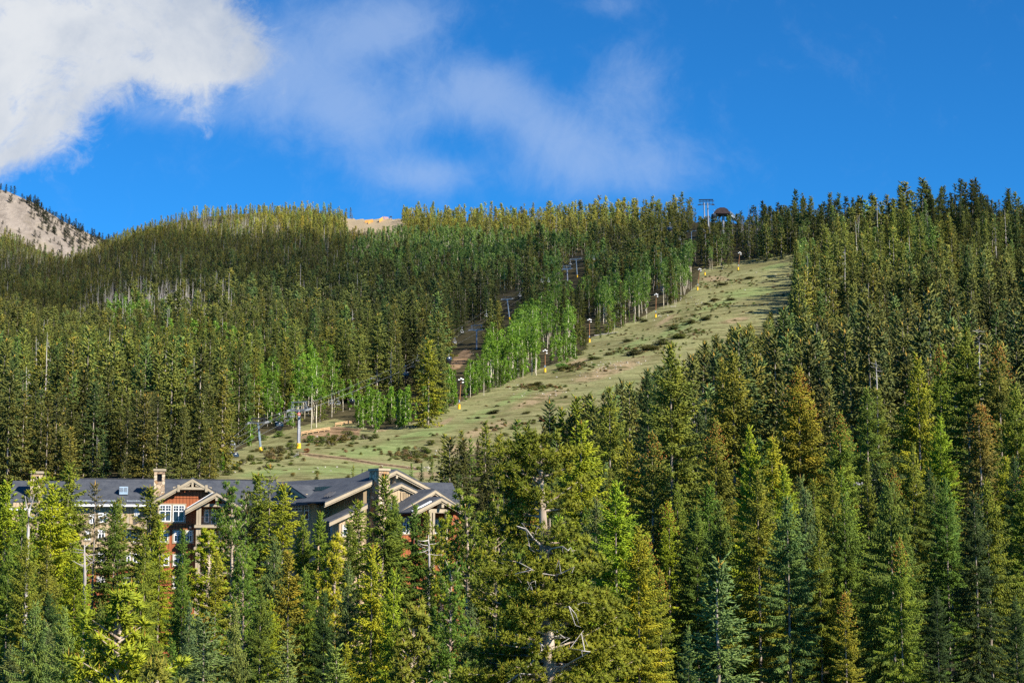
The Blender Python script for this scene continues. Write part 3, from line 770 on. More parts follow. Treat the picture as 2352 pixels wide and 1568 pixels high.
# just behind the lodge's right end and below the run
for (u, v, Y, w, c, lab) in ((1020, 992, 330, 1., "olive", "dark spire first right of the lodge's end gable, below the run"), (1060, 984, 345, 1.1, "olive", "second spire right of the end gable, below the run"), (1080, 1000, 330, .9, "green", "shorter spire wedged behind the second one right of the end gable"), (1115, 965, 340, 1.1, "olive", "third tall spire right of the end gable"), (1150, 990, 335, 1., "olive", "fourth spire right of the end gable, slightly lower"), (1187, 960, 330, 1.25, "green", "broad pointed spruce right of the fourth spire"), (1225, 1000, 320, 1., "olive", "low spruce between the broad pointed one and the dark spire"), (1262, 914, 300, 1.1, "deep", "dark spire left of the vivid spruce's top, against the run"), (1290, 930, 300, 1.1, "olive", "spire just right of the dark one, against the run"), (1322, 905, 300, 1.1, "olive", "spire behind the vivid spruce's tip, against the run"), (1360, 905, 290, 1., "olive", "spire right of the vivid spruce's tip, against the run"), (1240, 1000, 280, 1., "deep", "dark spruce under the dark spire against the run"), (812, 1064, 320, .5, "olive", "small lone spruce rising over the ridge of the lodge roof"), (832, 1072, 330, .35, "deep", "tiny spruce right of the small lone one over the roof ridge"), (945, 1060, 330, .6, "green", "small spruce right behind the end gable's peak"), (968, 1058, 335, .6, "deep", "small dark spruce over the end gable's grey back roof"), (990, 1040, 335, .8, "green", "spruce over the right end of the grey back roof"), (1215, 960, 320, .9, "green", "spire tucked behind the broad pointed spruce")):
    N_(u, v, Y, "mid", c, lab, w)
# tall lone spruce by the lift line
N_(985, 778, 520, "mid", "gold", "tall lone spruce splitting the lift line, above the aspens", 1.25, 0)
NEAR_N = len(T)

rs = np.random.RandomState(5)
for t in T:
    p = P(t["u"], t["v"], t["Y"])
    t["x"], t["y"] = p.x, p.y; t["z"] = gz(p.x, p.y)
    t["h"] = max(2.5, p.z - t["z"])
    if t["k"] in ("young", "youngpine") and t["h"] > 12:       # a young tree on a knoll of the slope in front
        t["z"] = p.z - 11; t["h"] = 11
    lst = PROTO[t["k"]]
    i = t["p"] if t["p"] is not None else rs.randint(len(lst))
    t["pi"] = i % len(lst); t["rz"] = rs.uniform(0, 6.3)

# ---- filler in front, under the visible tips
fill = []
lim_u = [-60, 0, 200, 420, 600, 760, 900, 1040, 1100, 1250, 1400, 1600, 1800, 2000, 2200, 2420]
lim_v = [1190, 1200, 1300, 1330, 1260, 1300, 1260, 1300, 1180, 1060, 1010, 1000, 960, 960, 980, 900]
for i in range(1100):
    Y = rs.uniform(75, 210); u = rs.uniform(-80, 2430)
    lim = np.interp(u, lim_u, lim_v)
    v = lim + abs(rs.normal(0, 90)) + 10 + (210 - Y) * .6
    if u < 1040 and Y > 165: continue
    p = P(u, v, Y); z = gz(p.x, p.y); h = p.z - z
    if h < 4 or h > 27: continue
    ok = True
    for q in fill:
        if (q["x"] - p.x) ** 2 + (q["y"] - p.y) ** 2 < 11: ok = False; break
    if not ok: continue
    for q in T:
        if (q["x"] - p.x) ** 2 + (q["y"] - p.y) ** 2 < 7: ok = False; break
    if not ok: continue
    k = rs.choice(["dense", "droopy", "slim", "dense"]); pi = rs.randint(len(PROTO[k]))
    fill.append(dict(u=u, v=v, Y=Y, x=p.x, y=p.y, z=z, h=h, k=k, pi=pi, rz=rs.uniform(0, 6.3), w=rs.uniform(.75, 1.), c=rs.choice(["olive", "green", "deep", "bright", "blue", "green"]), label=None, cones=0, lean=0))
T += fill

# ---- the forest on the slopes
PROTECT = []   # (u0, v0, u1, v1, Y) things of the lift that trees in front must not hide
def keep(u0, v0, u1, v1, Y): PROTECT.append((u0, v0, u1, v1, Y * (1.3 if Y > 600 else 1.08)))
for a in ((583, 958, 620, 1040, 490), (660, 920, 714, 1034, 490), (850, 852, 888, 892, 660), (1148, 675, 1182, 738, 850), (1074, 750, 1116, 800, 720), (1290, 600, 1312, 640, 900), (1308, 585, 1340, 640, 980), (1604, 455, 1640, 498, 1060), (1638, 470, 1704, 494, 1080), (1576, 528, 1600, 552, 1020), (520, 1025, 556, 1062, 440), (626, 955, 656, 992, 470), (798, 905, 820, 935, 560), (920, 842, 944, 874, 620), (1020, 810, 1040, 836, 660), (1528, 512, 1548, 534, 930), (745, 915, 785, 935, 540), (505, 1000, 530, 1030, 440), (655, 945, 680, 965, 470),
          (1050, 868, 1066, 942, 620), (1244, 800, 1260, 858, 700), (1346, 730, 1364, 790, 760), (1498, 672, 1514, 734, 840), (1596, 614, 1614, 668, 900), (1690, 578, 1706, 624, 980), (1040, 752, 1072, 800, 700), (1108, 715, 1136, 735, 760), (1184, 668, 1204, 690, 850), (380, 1070, 400, 1096, 420), (432, 1080, 460, 1100, 430), (940, 825, 965, 850, 600)):
    keep(*a)
ASP = [(730, 862, 56, 44, .6, "hi"), (612, 890, 28, 30, .9, "hi"), (690, 900, 30, 40, .6, "hi"), (760, 900, 40, 40, .6, "hi"), (640, 960, 50, 30, .6, "low"), (560, 940, 30, 40, .35, "hi"), (860, 955, 100, 55, .97, "low"), (1120, 890, 60, 40, .8, "low"), (1200, 860, 50, 30, .7, "low"), (800, 960, 40, 28, .9, "low"), (955, 935, 30, 40, .6, "low"), (1090, 880, 70, 55, .9, "low"), (1150, 850, 55, 70, .92, "hi"), (1265, 775, 70, 75, .97, "hi"), (1205, 790, 45, 60, .92, "hi"), (1380, 730, 50, 50, .35, "hi"), (1420, 700, 60, 50, .4, "hi"), (1090, 820, 40, 50, .5, "hi"), (1300, 800, 40, 30, .8, "low"),
       (960, 545, 120, 22, .9, "hi"), (850, 578, 60, 26, .8, "hi"), (1010, 600, 130, 36, .65, "hi"), (1100, 575, 110, 40, .9, "hi"), (1180, 620, 60, 26, .5, "hi"), (1330, 590, 80, 50, .7, "hi"), (1290, 650, 60, 50, .75, "hi"), (1460, 650, 80, 60, .6, "hi"), (1520, 660, 80, 50, .6, "hi"), (1200, 560, 120, 30, .6, "hi"), (1550, 625, 50, 40, .65, "hi"), (1590, 600, 26, 42, .95, "hi"), (1500, 590, 60, 25, .5, "hi"), (1660, 570, 60, 22, .5, "hi"), (1400, 680, 60, 26, .5, "hi"),
       (320, 700, 60, 30, .35, "hi"), (280, 715, 40, 30, .4, "hi"), (440, 772, 60, 16, .5, "hi"), (540, 785, 45, 18, .6, "hi"), (350, 770, 60, 14, .3, "hi"), (80, 810, 60, 14, .2, "hi"), (1848, 588, 24, 34, .9, "hi"), (1900, 635, 60, 20, .45, "hi"), (2130, 590, 60, 24, .3, "hi"), (1775, 850, 42, 40, .85, "low"), (1815, 870, 26, 60, .5, "low"), (1770, 700, 30, 20, .6, "hi"), (2000, 545, 40, 14, .2, "hi"), (2110, 560, 25, 15, .3, "hi"), (590, 1000, 30, 16, .4, "low"), (540, 1070, 40, 14, .6, "low"), (500, 1085, 40, 14, .6, "low")]
DEAD = [(330, 680, 130, 36, .5), (240, 715, 70, 26, .5), (450, 690, 90, 40, .45), (480, 500, 160, 22, .4), (560, 520, 120, 20, .35), (40, 600, 60, 26, .4), (730, 680, 60, 40, .16), (1720, 520, 40, 34, .4), (1260, 520, 60, 20, .2), (280, 620, 200, 40, .12), (1300, 540, 200, 30, .12), (2000, 560, 160, 40, .14), (1560, 560, 100, 40, .12), (700, 560, 200, 50, .06), (450, 760, 90, 30, .15), (1900, 700, 160, 60, .1), (350, 860, 300, 80, .05)]
px, py = [], []
y = 255.
while y < 2620:
    sp_ = 6.6 if y < 600 else 6.9 if y < 1000 else 7.8 if y < 1600 else 8.2
    x0, x1 = -.345 * y - 12, .345 * y + 12
    n = int((x1 - x0) / sp_)
    xs = x0 + (np.arange(n) + rs.uniform(-.48, .48, n) + .5) * sp_
    px.append(xs); py.append(y + rs.uniform(-.48, .48, n) * sp_)
    y += sp_
px = np.concatenate(px); py = np.concatenate(py)
pz = ground(px, py)
bu, bv = proj(px, py, pz)
n = len(px)
far01 = np.clip((py - 500) / 1300, 0, 1)
hh = rs.normal(1, .2, n) * np.interp(py, [250, 500, 900, 1500, 2300], [20, 23, 21.5, 16.5, 13])
hh = np.clip(hh * np.where(rs.rand(n) < .3, rs.uniform(.35, .75, n), 1), 4, 33)
uu_ = CU + F * px / py
clump = np.sin(px * .021 + 2.1 * np.sin(py * .009)) * np.cos(py * .017 + 1.3 * np.sin(px * .013)) + .6 * np.sin(px * .06 + py * .045)
hh = hh * (1 + .16 * clump)
hh = np.where((uu_ > 1880) & (py > 850) & (py < 1150), hh * np.where(rs.rand(n) < .3, 1.2, .92), hh)
hh = np.where((uu_ > 1500) & (py > 300) & (py < 800), hh * 1.15, hh)
mu_, mv_ = proj(px, py, pz + hh * .55)
tu_, tv_ = proj(px, py, pz + hh)
kind = np.zeros(n, int)      # 0 spruce 1 aspen 2 low aspen 3 dead
rr = rs.rand(n)
lu_, lv_ = proj(px, py, pz + 4.5)
for (a, b, ra, rb, pr, kk) in ASP:
    inside = (((mu_ - a) / ra) ** 2 + ((mv_ - b) / rb) ** 2 < 1) if kk == "hi" else (((lu_ - a) / ra) ** 2 + ((lv_ - b) / rb) ** 2 < 1)
    kind[inside & (rs.rand(n) < pr)] = 1 if kk == "hi" else 2
for (a, b, ra, rb, pr) in DEAD:
    inside = ((mu_ - a) / ra) ** 2 + ((mv_ - b) / rb) ** 2 < 1
    kind[inside & (kind == 0) & (rs.rand(n) < pr)] = 3
kind[(kind == 0) & (rs.rand(n) < .012)] = 3
hh = np.where(kind == 1, np.clip(hh * .9, 9, 22), hh); hh = np.where(kind == 2, np.clip(hh * .5, 4.5, 11.5), hh); hh = np.where(kind == 3, hh * 1.0, hh)
wR = np.where(kind == 0, .115, np.where(kind == 1, .12, np.where(kind == 2, .12, .03))) * hh
drop = (clump < -.9) & (rs.rand(n) < .55)
for fr in (0.02, .35, .65, .92):
    for sx in (-1, 0, 1):
        w = wR * (1 - fr) * sx * .8
        a, b = proj(px + w, py, pz + hh * fr)
        ins = inpoly(a, b, RUN) | inpoly(a, b, CLEAR) | inpoly(a, b, CLEAR2) | (inpoly(a, b, PATCH) & (py > 1000))
        ins &= (py < 1160) | (py > 1500)
        drop |= ins
        for (u0, v0, u1, v1, Y0) in PROTECT:
            drop |= (a > u0) & (a < u1) & (b > v0) & (b < v1) & (py < Y0) & (py > Y0 * .5)
# nothing rises in front of the lodge's own roofs or the grass just above them
lim = np.interp(bu, [100, 500, 560, 930, 990, 1040], [2000, 2000, 1010, 1010, 1050, 2000])
tu_, tv_ = proj(px, py, pz + hh)
drop |= (py < np.where(bu < 480, 318, 360)) & (bu < 1010)
# right stand: keep young wood low below the hand-placed crowns
cap = np.interp(bu, [1000, 1180, 1300, 1400, 1500, 1620, 1700, 1820, 1900, 2000, 2352], [990, 960, 940, 890, 850, 795, 745, 700, 600, 560, 500])
drop |= (py < 850) & (bu > 1000) & (tv_ < cap - 6) & inpoly(tu_, tv_, RUN)
keepi = ~drop & ~((py > 2450) & (bu < 1500)) & (bv < 1700)
# skyline trees must not stand on the ridge behind the bare patch gap
keepi &= ~((bu > 866) & (bu < 906) & (py > 1900) & (tv_ < 502) & (bv < 520))
keepi &= ~((bu > 1598) & (bu < 1708) & (tv_ < 474))
sel = np.where(keepi)[0]
def tint_of(u, v, Y, r, r2):
    """needle colour by place: lighter olive-gold on the ridge, brown-olive at left, darker green in the middle"""
    base = np.array([.105, .117, .027])
    def w(a, b, ra, rb): return math.exp(-((u - a) / ra) ** 2 - ((v - b) / rb) ** 2)
    ridge = 1 / (1 + math.exp((v - 560) / 14)) * (u < 1620) + w(1900, 495, 90, 20) + w(2352, 500, 60, 30)
    brown = w(250, 620, 330, 60) * .9
    deep = w(900, 760, 500, 130) * .8 + w(1700, 500, 200, 60) * .6 + w(2200, 500, 200, 60) * .5
    right = w(2100, 650, 300, 120) + w(1600, 860, 300, 120) * .8
    lower = w(350, 950, 500, 110)
    c = base * 1
    for wt, q in ((ridge, (.235, .24, .04)), (brown, (.12, .125, .034)), (deep, (.066, .09, .024)), (right, (.14, .17, .027)), (lower, (.13, .165, .026))):
        k = min(1, wt); c = c * (1 - k) + np.array(q) * k
    c = c * (.55 + .95 * r)
    if r2 < .12: c = c * np.array([1.22, 1.03, .85])
    elif r2 > .84: c = c * np.array([.75, 1.02, 1.25])
    return c
def aspen_tint(u, v, Y, r):
    k = min(1, max(0, (v - 600) / 200))
    a = np.array([.15, .235, .06]) * (1 - k) + np.array([.16, .29, .03]) * k
    return a * (.8 + .45 * r)
FT = []
for i in sel:
    r, r2 = rs.rand(), rs.rand()
    k = kind[i]
    c = tint_of(bu[i], bv[i], py[i], r, r2) * (1 + .16 * clump[i]) if k == 0 else aspen_tint(bu[i], mv_[i], py[i], r) if k in (1, 2) else np.array([1., 1., 1.])
    FT.append((px[i], py[i], pz[i], hh[i], k, rs.uniform(0, 6.3), rs.uniform(.85, 1.2), tuple(c), rs.randint(1000)))

# dense young thickets at the feet of the forest along the run
lr = np.random.RandomState(41)
for (u0, u1, va, vb, da, m_) in ((785, 940, 992, 972, 34, 75), (1005, 1060, 958, 932, 24, 26), (1060, 1190, 928, 872, 30, 62), (1190, 1330, 872, 822, 16, 26), (590, 690, 1006, 984, 14, 16), (500, 560, 1096, 1046, 10, 18), (1330, 1460, 806, 740, 10, 14)):
    for q_ in range(m_):
        a_ = lr.rand(); u = u0 + (u1 - u0) * a_; v = va + (vb - va) * a_ - lr.rand() * da
        if inpoly([u], [v], RUN)[0] or inpoly([u], [v], CLEAR)[0]: continue
        g_ = on_ground(u, v); h_ = lr.uniform(4, 9.5) * (.75 if u > 1300 or u < 700 else 1)
        tu, tv = proj(g_.x, g_.y, g_.z + h_)
        if any(p_[0] - 3 < tu < p_[2] + 3 and tv < p_[3] and v > p_[1] + 6 and g_.y < p_[4] for p_ in PROTECT): continue
        r_ = lr.rand(); kk = 2 if r_ < .85 else 0
        FT.append((g_.x, g_.y, g_.z, h_, kk, lr.uniform(0, 6.3), lr.uniform(.9, 1.35), tuple(aspen_tint(u, v, g_.y, lr.rand()) * (1.05 if kk == 2 else .45)), lr.randint(1000)))
# ---- which trees show largest
W2, H2 = 1176, 784
buf = np.full((H2, W2), -1, np.int32)
cand = []
for i, t in enumerate(T): cand.append((t["y"], t["x"], t["z"], t["h"], t["h"] * .12 * t["w"] if t["k"] not in ("pine", "youngpine") else t["h"] * .2 * t["w"], i))
for i, f in enumerate(FT): cand.append((f[1], f[0], f[2], f[3], f[3] * (.115 if f[4] == 0 else .12 if f[4] in (1, 2) else .02), len(T) + i))
cand.append((212, 0, 0, 0, 0, -5))
cand.sort()
count = np.zeros(len(T) + len(FT), int)
rowmin = {}
for (y_, x_, z_, h_, w_, i_) in cand:
    if i_ == -5:
        for (a, b, c2, d2) in ((100, 1100, 560, 1300), (560, 1100, 860, 1300), (860, 1085, 1040, 1300)):
            sub = buf[b // 2:d2 // 2, a // 2:c2 // 2]; sub[sub < 0] = -5
        continue
    ub, vb = proj(x_, y_, z_); ut, vt = proj(x_, y_, z_ + h_)
    s_ = F / y_ / 2
    r0, r1 = max(0, int(vt / 2)), min(H2, int(vb / 2) + 1)
    for r in range(r0, r1):
        fr = (r - vt / 2) / max(1e-3, (vb - vt) / 2); hw = w_ * s_ * min(1, max(fr, .08) ** .8) * .9
        c0 = max(0, int(ub / 2 - hw)); c1 = min(W2, int(ub / 2 + hw) + 1)
        if c0 >= c1: continue
        seg = buf[r, c0:c1]; m = seg < 0
        k = int(m.sum())
        if k: seg[m] = i_; count[i_] += k
# ---------------------------------------------------------------- trees as things
ORD = ["first", "second", "third", "fourth", "fifth", "sixth", "seventh", "eighth", "ninth", "tenth"]
ZONES = [  # u range, v range of the tip, phrase
    (-90, 130, 1180, 1600, "in the stand at the lower left corner"), (130, 330, 1180, 1600, "below the lodge's left wing"), (330, 520, 1180, 1600, "below the red gable and porch"),
    (520, 760, 1180, 1600, "below the dormer"), (760, 1040, 1180, 1600, "below the stone chimney and end gable"), (1040, 1330, 1060, 1600, "around the white-limbed pine"),
    (1330, 1620, 1060, 1600, "around the big bright cone spruce"), (1620, 1900, 1060, 1600, "around the two white trunks"), (1900, 2440, 1060, 1600, "in the lower right corner"),
    (-90, 130, 600, 1180, "on the far left slope"), (130, 330, 600, 1180, "above the lodge's left roof"), (330, 470, 600, 1180, "above the red gable"),
    (470, 590, 600, 1180, "left of the blue tower"), (590, 690, 600, 1180, "between blue and grey towers"), (690, 850, 600, 1180, "right of the grey tower"),
    (850, 985, 600, 1180, "left of the lone tall spruce"), (985, 1120, 600, 1180, "right of the lone tall spruce"), (1120, 1340, 600, 1180, "by the run's lower left edge"),
    (1340, 1480, 400, 1180, "by the run's middle"), (1480, 1640, 400, 1180, "by the run's upper left edge"), (1640, 1830, 400, 1060, "around the run's top"),
    (1830, 1980, 400, 1060, "right of the run's top"), (1980, 2130, 400, 1060, "on the right above the small roof"), (2130, 2440, 400, 1060, "on the far right slope"),
    (-90, 700, 300, 600, "on the left ridge"), (700, 1340, 300, 600, "on the middle ridge")]
def zone_of(u, v):
    for i, z in enumerate(ZONES):
        if z[0] <= u < z[1] and z[2] <= v < z[3]: return i
    return 0 if u < 1200 else 23
def colour_word(c):
    if isinstance(c, str): return {"olive": "olive", "green": "green", "deep": "dark green", "bright": "yellow-green", "yellow": "yellow", "blue": "blue-green", "pale": "pale green", "brown": "brownish", "gold": "golden", "gray": "grey-brown"}[c]
    r, g, b = c
    if r > g * 1.03: return "olive-brown"
    if b > .42 * g: return "grey-green"
    if g < .06: return "dark green"
    if r < .72 * g: return "green"
    return "olive"
def jitter(c, r, k=.16): return tuple(x * (1 + k * (r.rand() - .5) * 2) for x in c)

placed = []
def put_tree(name, cat, group, label, pos, rz, sx, sz, proto, tint, cones=False, lean=(0, 0)):
    e = empty(name, pos, rz); e.scale = (sx, sx, sz); e.rotation_euler = (lean[0], lean[1], rz)
    tag(e, label, cat, group)
    tr = link_mesh("trunk", proto["trunk"], e)
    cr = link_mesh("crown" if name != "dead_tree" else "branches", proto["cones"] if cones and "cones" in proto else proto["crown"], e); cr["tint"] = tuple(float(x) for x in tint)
    return e
individ = []   # name, cat, group, label, colour, args
rs = np.random.RandomState(17)
n_sp = 0
for i, t in enumerate(T):
    if t["label"] is None and count[i] < 160: continue
    pr = PROTO[t["k"]][t["pi"]]
    isp = t["k"] in ("pine", "youngpine")
    sz = t["h"] / pr["h"]; sx = (.35 * sz + .65 * min(1.25, sz)) * t["w"] if t["k"] not in ("mid",) else sz * t["w"]
    individ.append(dict(name="pine_tree" if isp else "spruce_tree", cat="pine" if isp else "spruce", label=t["label"], cw=colour_word(t["c"]), u=t["u"], v=t["v"], pos=(t["x"], t["y"], t["z"] - .3), rz=t["rz"], sx=sx, sz=sz,
        pr=pr, tint=jitter(TINT[t["c"]], rs, .12), cones=t["cones"] or (t["label"] is None and t["c"] in ("olive", "bright") and rs.rand() < .25), h=t["h"], Y=t["y"]))
    n_sp += not isp
order = [i for i in np.argsort(-count[len(T):], kind="stable")]
caps = {0: 299 - n_sp, 1: 120, 2: 170, 3: 60}; minc = {0: 12, 1: 10, 2: 10, 3: 3}
taken = set()
for i in order:
    f = FT[i]; k = f[4]
    if caps[k] <= 0 or count[len(T) + i] < minc[k]: continue
    caps[k] -= 1; taken.add(int(i))
    lst = PROTO[["mid", "aspen", "aspenlow", "dead"][k]]; pr = lst[f[8] % len(lst)]
    s = f[3] / pr["h"]
    u, v = proj(f[0], f[1], f[2] + f[3])
    nm, ct = (("spruce_tree", "spruce"), ("aspen_tree", "aspen"), ("aspen_tree", "aspen"), ("dead_tree", "dead tree"))[k]
    individ.append(dict(name=nm, cat=ct, label=None, cw={0: colour_word(f[7]), 1: "bright green", 2: "young green", 3: "bare grey"}[k], u=u, v=v, pos=(f[0], f[1], f[2] - .2), rz=f[5], sx=s * f[6] * (1.08 if k == 1 else 1), sz=s, pr=pr, tint=f[7], cones=False, h=f[3], Y=f[1]))
# labels for those not named by hand: rows inside a stand
groups = {}
for d in individ:
    if d["label"] is None: groups.setdefault((zone_of(d["u"], d["v"]), d["cat"]), []).append(d)
for (zi, cat), lst in groups.items():
    ph = ZONES[zi][4]
    lst.sort(key=lambda d: d["v"])
    nrow = max(1, math.ceil(len(lst) / 6)); per = math.ceil(len(lst) / nrow)
    for r in range(nrow):
        row = sorted(lst[r * per:(r + 1) * per], key=lambda d: d["u"])
        for k, d in enumerate(row):
            rn = "only row" if nrow == 1 else "top row" if r == 0 else "bottom row" if r == nrow - 1 else ORD[r] + " row"
            what = dict(spruce="spruce", pine="pine", aspen="aspen")[cat] if cat != "dead tree" else "dead trunk"
            if len(row) == 1: d["label"] = f"{d['cw']} {what} standing alone in the {rn} {ph}" if nrow > 1 else f"{d['cw']} {what}, the only one {ph}"
            else:
                d["label"] = f"{d['cw']} {what}, {ORD[k]} from left in {rn} {ph}" if nrow > 1 else f"{d['cw']} {what}, {ORD[k]} from left {ph}"
GROUPS = {"spruce": "spruces standing one by one", "pine": "pines near the lodge", "aspen": "aspens along the ski run", "dead tree": "bare dead trunks in the forest"}
for d in individ:
    put_tree(d["name"], d["cat"], GROUPS[d["cat"]], d["label"], d["pos"], d["rz"], d["sx"], d["sz"], d["pr"], d["tint"], d["cones"])

# ---- the rest of the forest: one object per kind, far trees nobody could count
far_coll = bpy.data.collections.new("far_trees")
for i, m_ in enumerate(FAR):
    o = bpy.data.objects.new("far_%02d" % i, m_); far_coll.objects.link(o)
def forest(name, label, cat, pts, scl, rot, ids, tint, coll=None):
    me = bpy.data.meshes.new(name); n = len(pts)
    me.vertices.add(n); me.vertices.foreach_set("co", np.array(pts, np.float32).ravel())
    def at(nm, ty, arr, key):
        a = me.attributes.new(nm, ty, "POINT"); a.data.foreach_set(key, np.ascontiguousarray(arr).ravel())
    at("scl", "FLOAT_VECTOR", np.array(scl, np.float32), "vector"); at("rot", "FLOAT_VECTOR", np.array(rot, np.float32), "vector")
    at("pick", "INT", np.array(ids, np.int32), "value")
    at("tint", "FLOAT_COLOR", np.concatenate([np.array(tint, np.float32), np.ones((n, 1), np.float32)], 1), "color")
    o = link_mesh(name, me); tag(o, label, cat, None, "stuff")
    g = bpy.data.node_groups.new(name, "GeometryNodeTree")
    g.interface.new_socket("Geometry", in_out="INPUT", socket_type="NodeSocketGeometry"); g.interface.new_socket("Geometry", in_out="OUTPUT", socket_type="NodeSocketGeometry")
    gi = g.nodes.new("NodeGroupInput"); go = g.nodes.new("NodeGroupOutput")
    ci = g.nodes.new("GeometryNodeCollectionInfo"); ci.inputs[0].default_value = coll or far_coll; ci.inputs["Separate Children"].default_value = True; ci.inputs["Reset Children"].default_value = True
    io = g.nodes.new("GeometryNodeInstanceOnPoints"); io.inputs["Pick Instance"].default_value = True
    def na(nm, ty):
        x = g.nodes.new("GeometryNodeInputNamedAttribute"); x.data_type = ty; x.inputs["Name"].default_value = nm
        return [s_ for s_ in x.outputs if s_.enabled and s_.name == "Attribute"][0]
    g.links.new(gi.outputs[0], io.inputs["Points"]); g.links.new(ci.outputs[0], io.inputs["Instance"])
    g.links.new(na("pick", "INT"), io.inputs["Instance Index"]); g.links.new(na("rot", "FLOAT_VECTOR"), io.inputs["Rotation"]); g.links.new(na("scl", "FLOAT_VECTOR"), io.inputs["Scale"])
    g.links.new(io.outputs[0], go.inputs[0])
    md = o.modifiers.new("scatter", "NODES"); md.node_group = g
    return o
buck = {0: [], 1: [], 3: []}
for i, f in enumerate(FT):
    if i in taken: continue
    k = f[4]
    nearish = f[1] < 950
    lst = FIDX[{0: "mid" if nearish else "spruce", 1: "aspenmid" if f[1] < 800 else "aspen", 2: "aspenlow", 3: "dead"}[k]]
    j = lst[f[8] % len(lst)]; s = f[3] / FARH[j]
    buck[1 if k == 2 else k].append(((f[0], f[1], f[2] - .2), (s * f[6], s * f[6], s), (.05 * math.sin(f[8]), .05 * math.cos(f[8] * 1.7), f[5]), j, f[7]))
# dark trees on the bare mountain's ridge, and scattered on its face
mr = np.random.RandomState(9)
for i in range(900):
    u = mr.uniform(-200, 300)
    if i < 640:
        off = mr.exponential(22) * min(1, max(.15, (u - 20) / 90)); Yq = 4500 - off * 6 + mr.normal(0, 8)
    elif i < 700: Yq = 4500 - mr.uniform(0, 600)
    else: Yq = 4500 + mr.uniform(-15, 60)
    if i < 640 and mr.rand() > min(1, max(.05, (u - 10) / 70)): continue
    if i >= 700 and mr.rand() > min(1, max(.04, (u - 30) / 120)): continue
    z = float(mountain_z(u, Yq)); hq = mr.uniform(12, 26); j = FIDX["spruce"][mr.randint(5)]; s = hq / FARH[j]
    buck[0].append((((u - CU) / F * Yq, Yq, z - 1), (s * 1.5, s * 1.5, s), (0, 0, mr.uniform(0, 6)), j, (.035, .045, .02)))
for k, nm, lb, ct in ((0, "spruce_forest", "dense spruce forest covering the mountainside up to the ridge", "forest"), (1, "aspen_woods", "bright green aspen woods in patches among the far spruces", "woods"), (3, "dead_wood_stand", "grey standing dead trunks scattered through the far forest", "dead trees")):
    b = buck[k]
    forest(nm, lb, ct, [x[0] for x in b], [x[1] for x in b], [x[2] for x in b], [x[3] for x in b], [x[4] for x in b])
print("TREES", len(T), "individ", len(individ), {c: sum(d["cat"] == c for d in individ) for c in GROUPS}, "stuff", {k: len(b) for k, b in buck.items()})

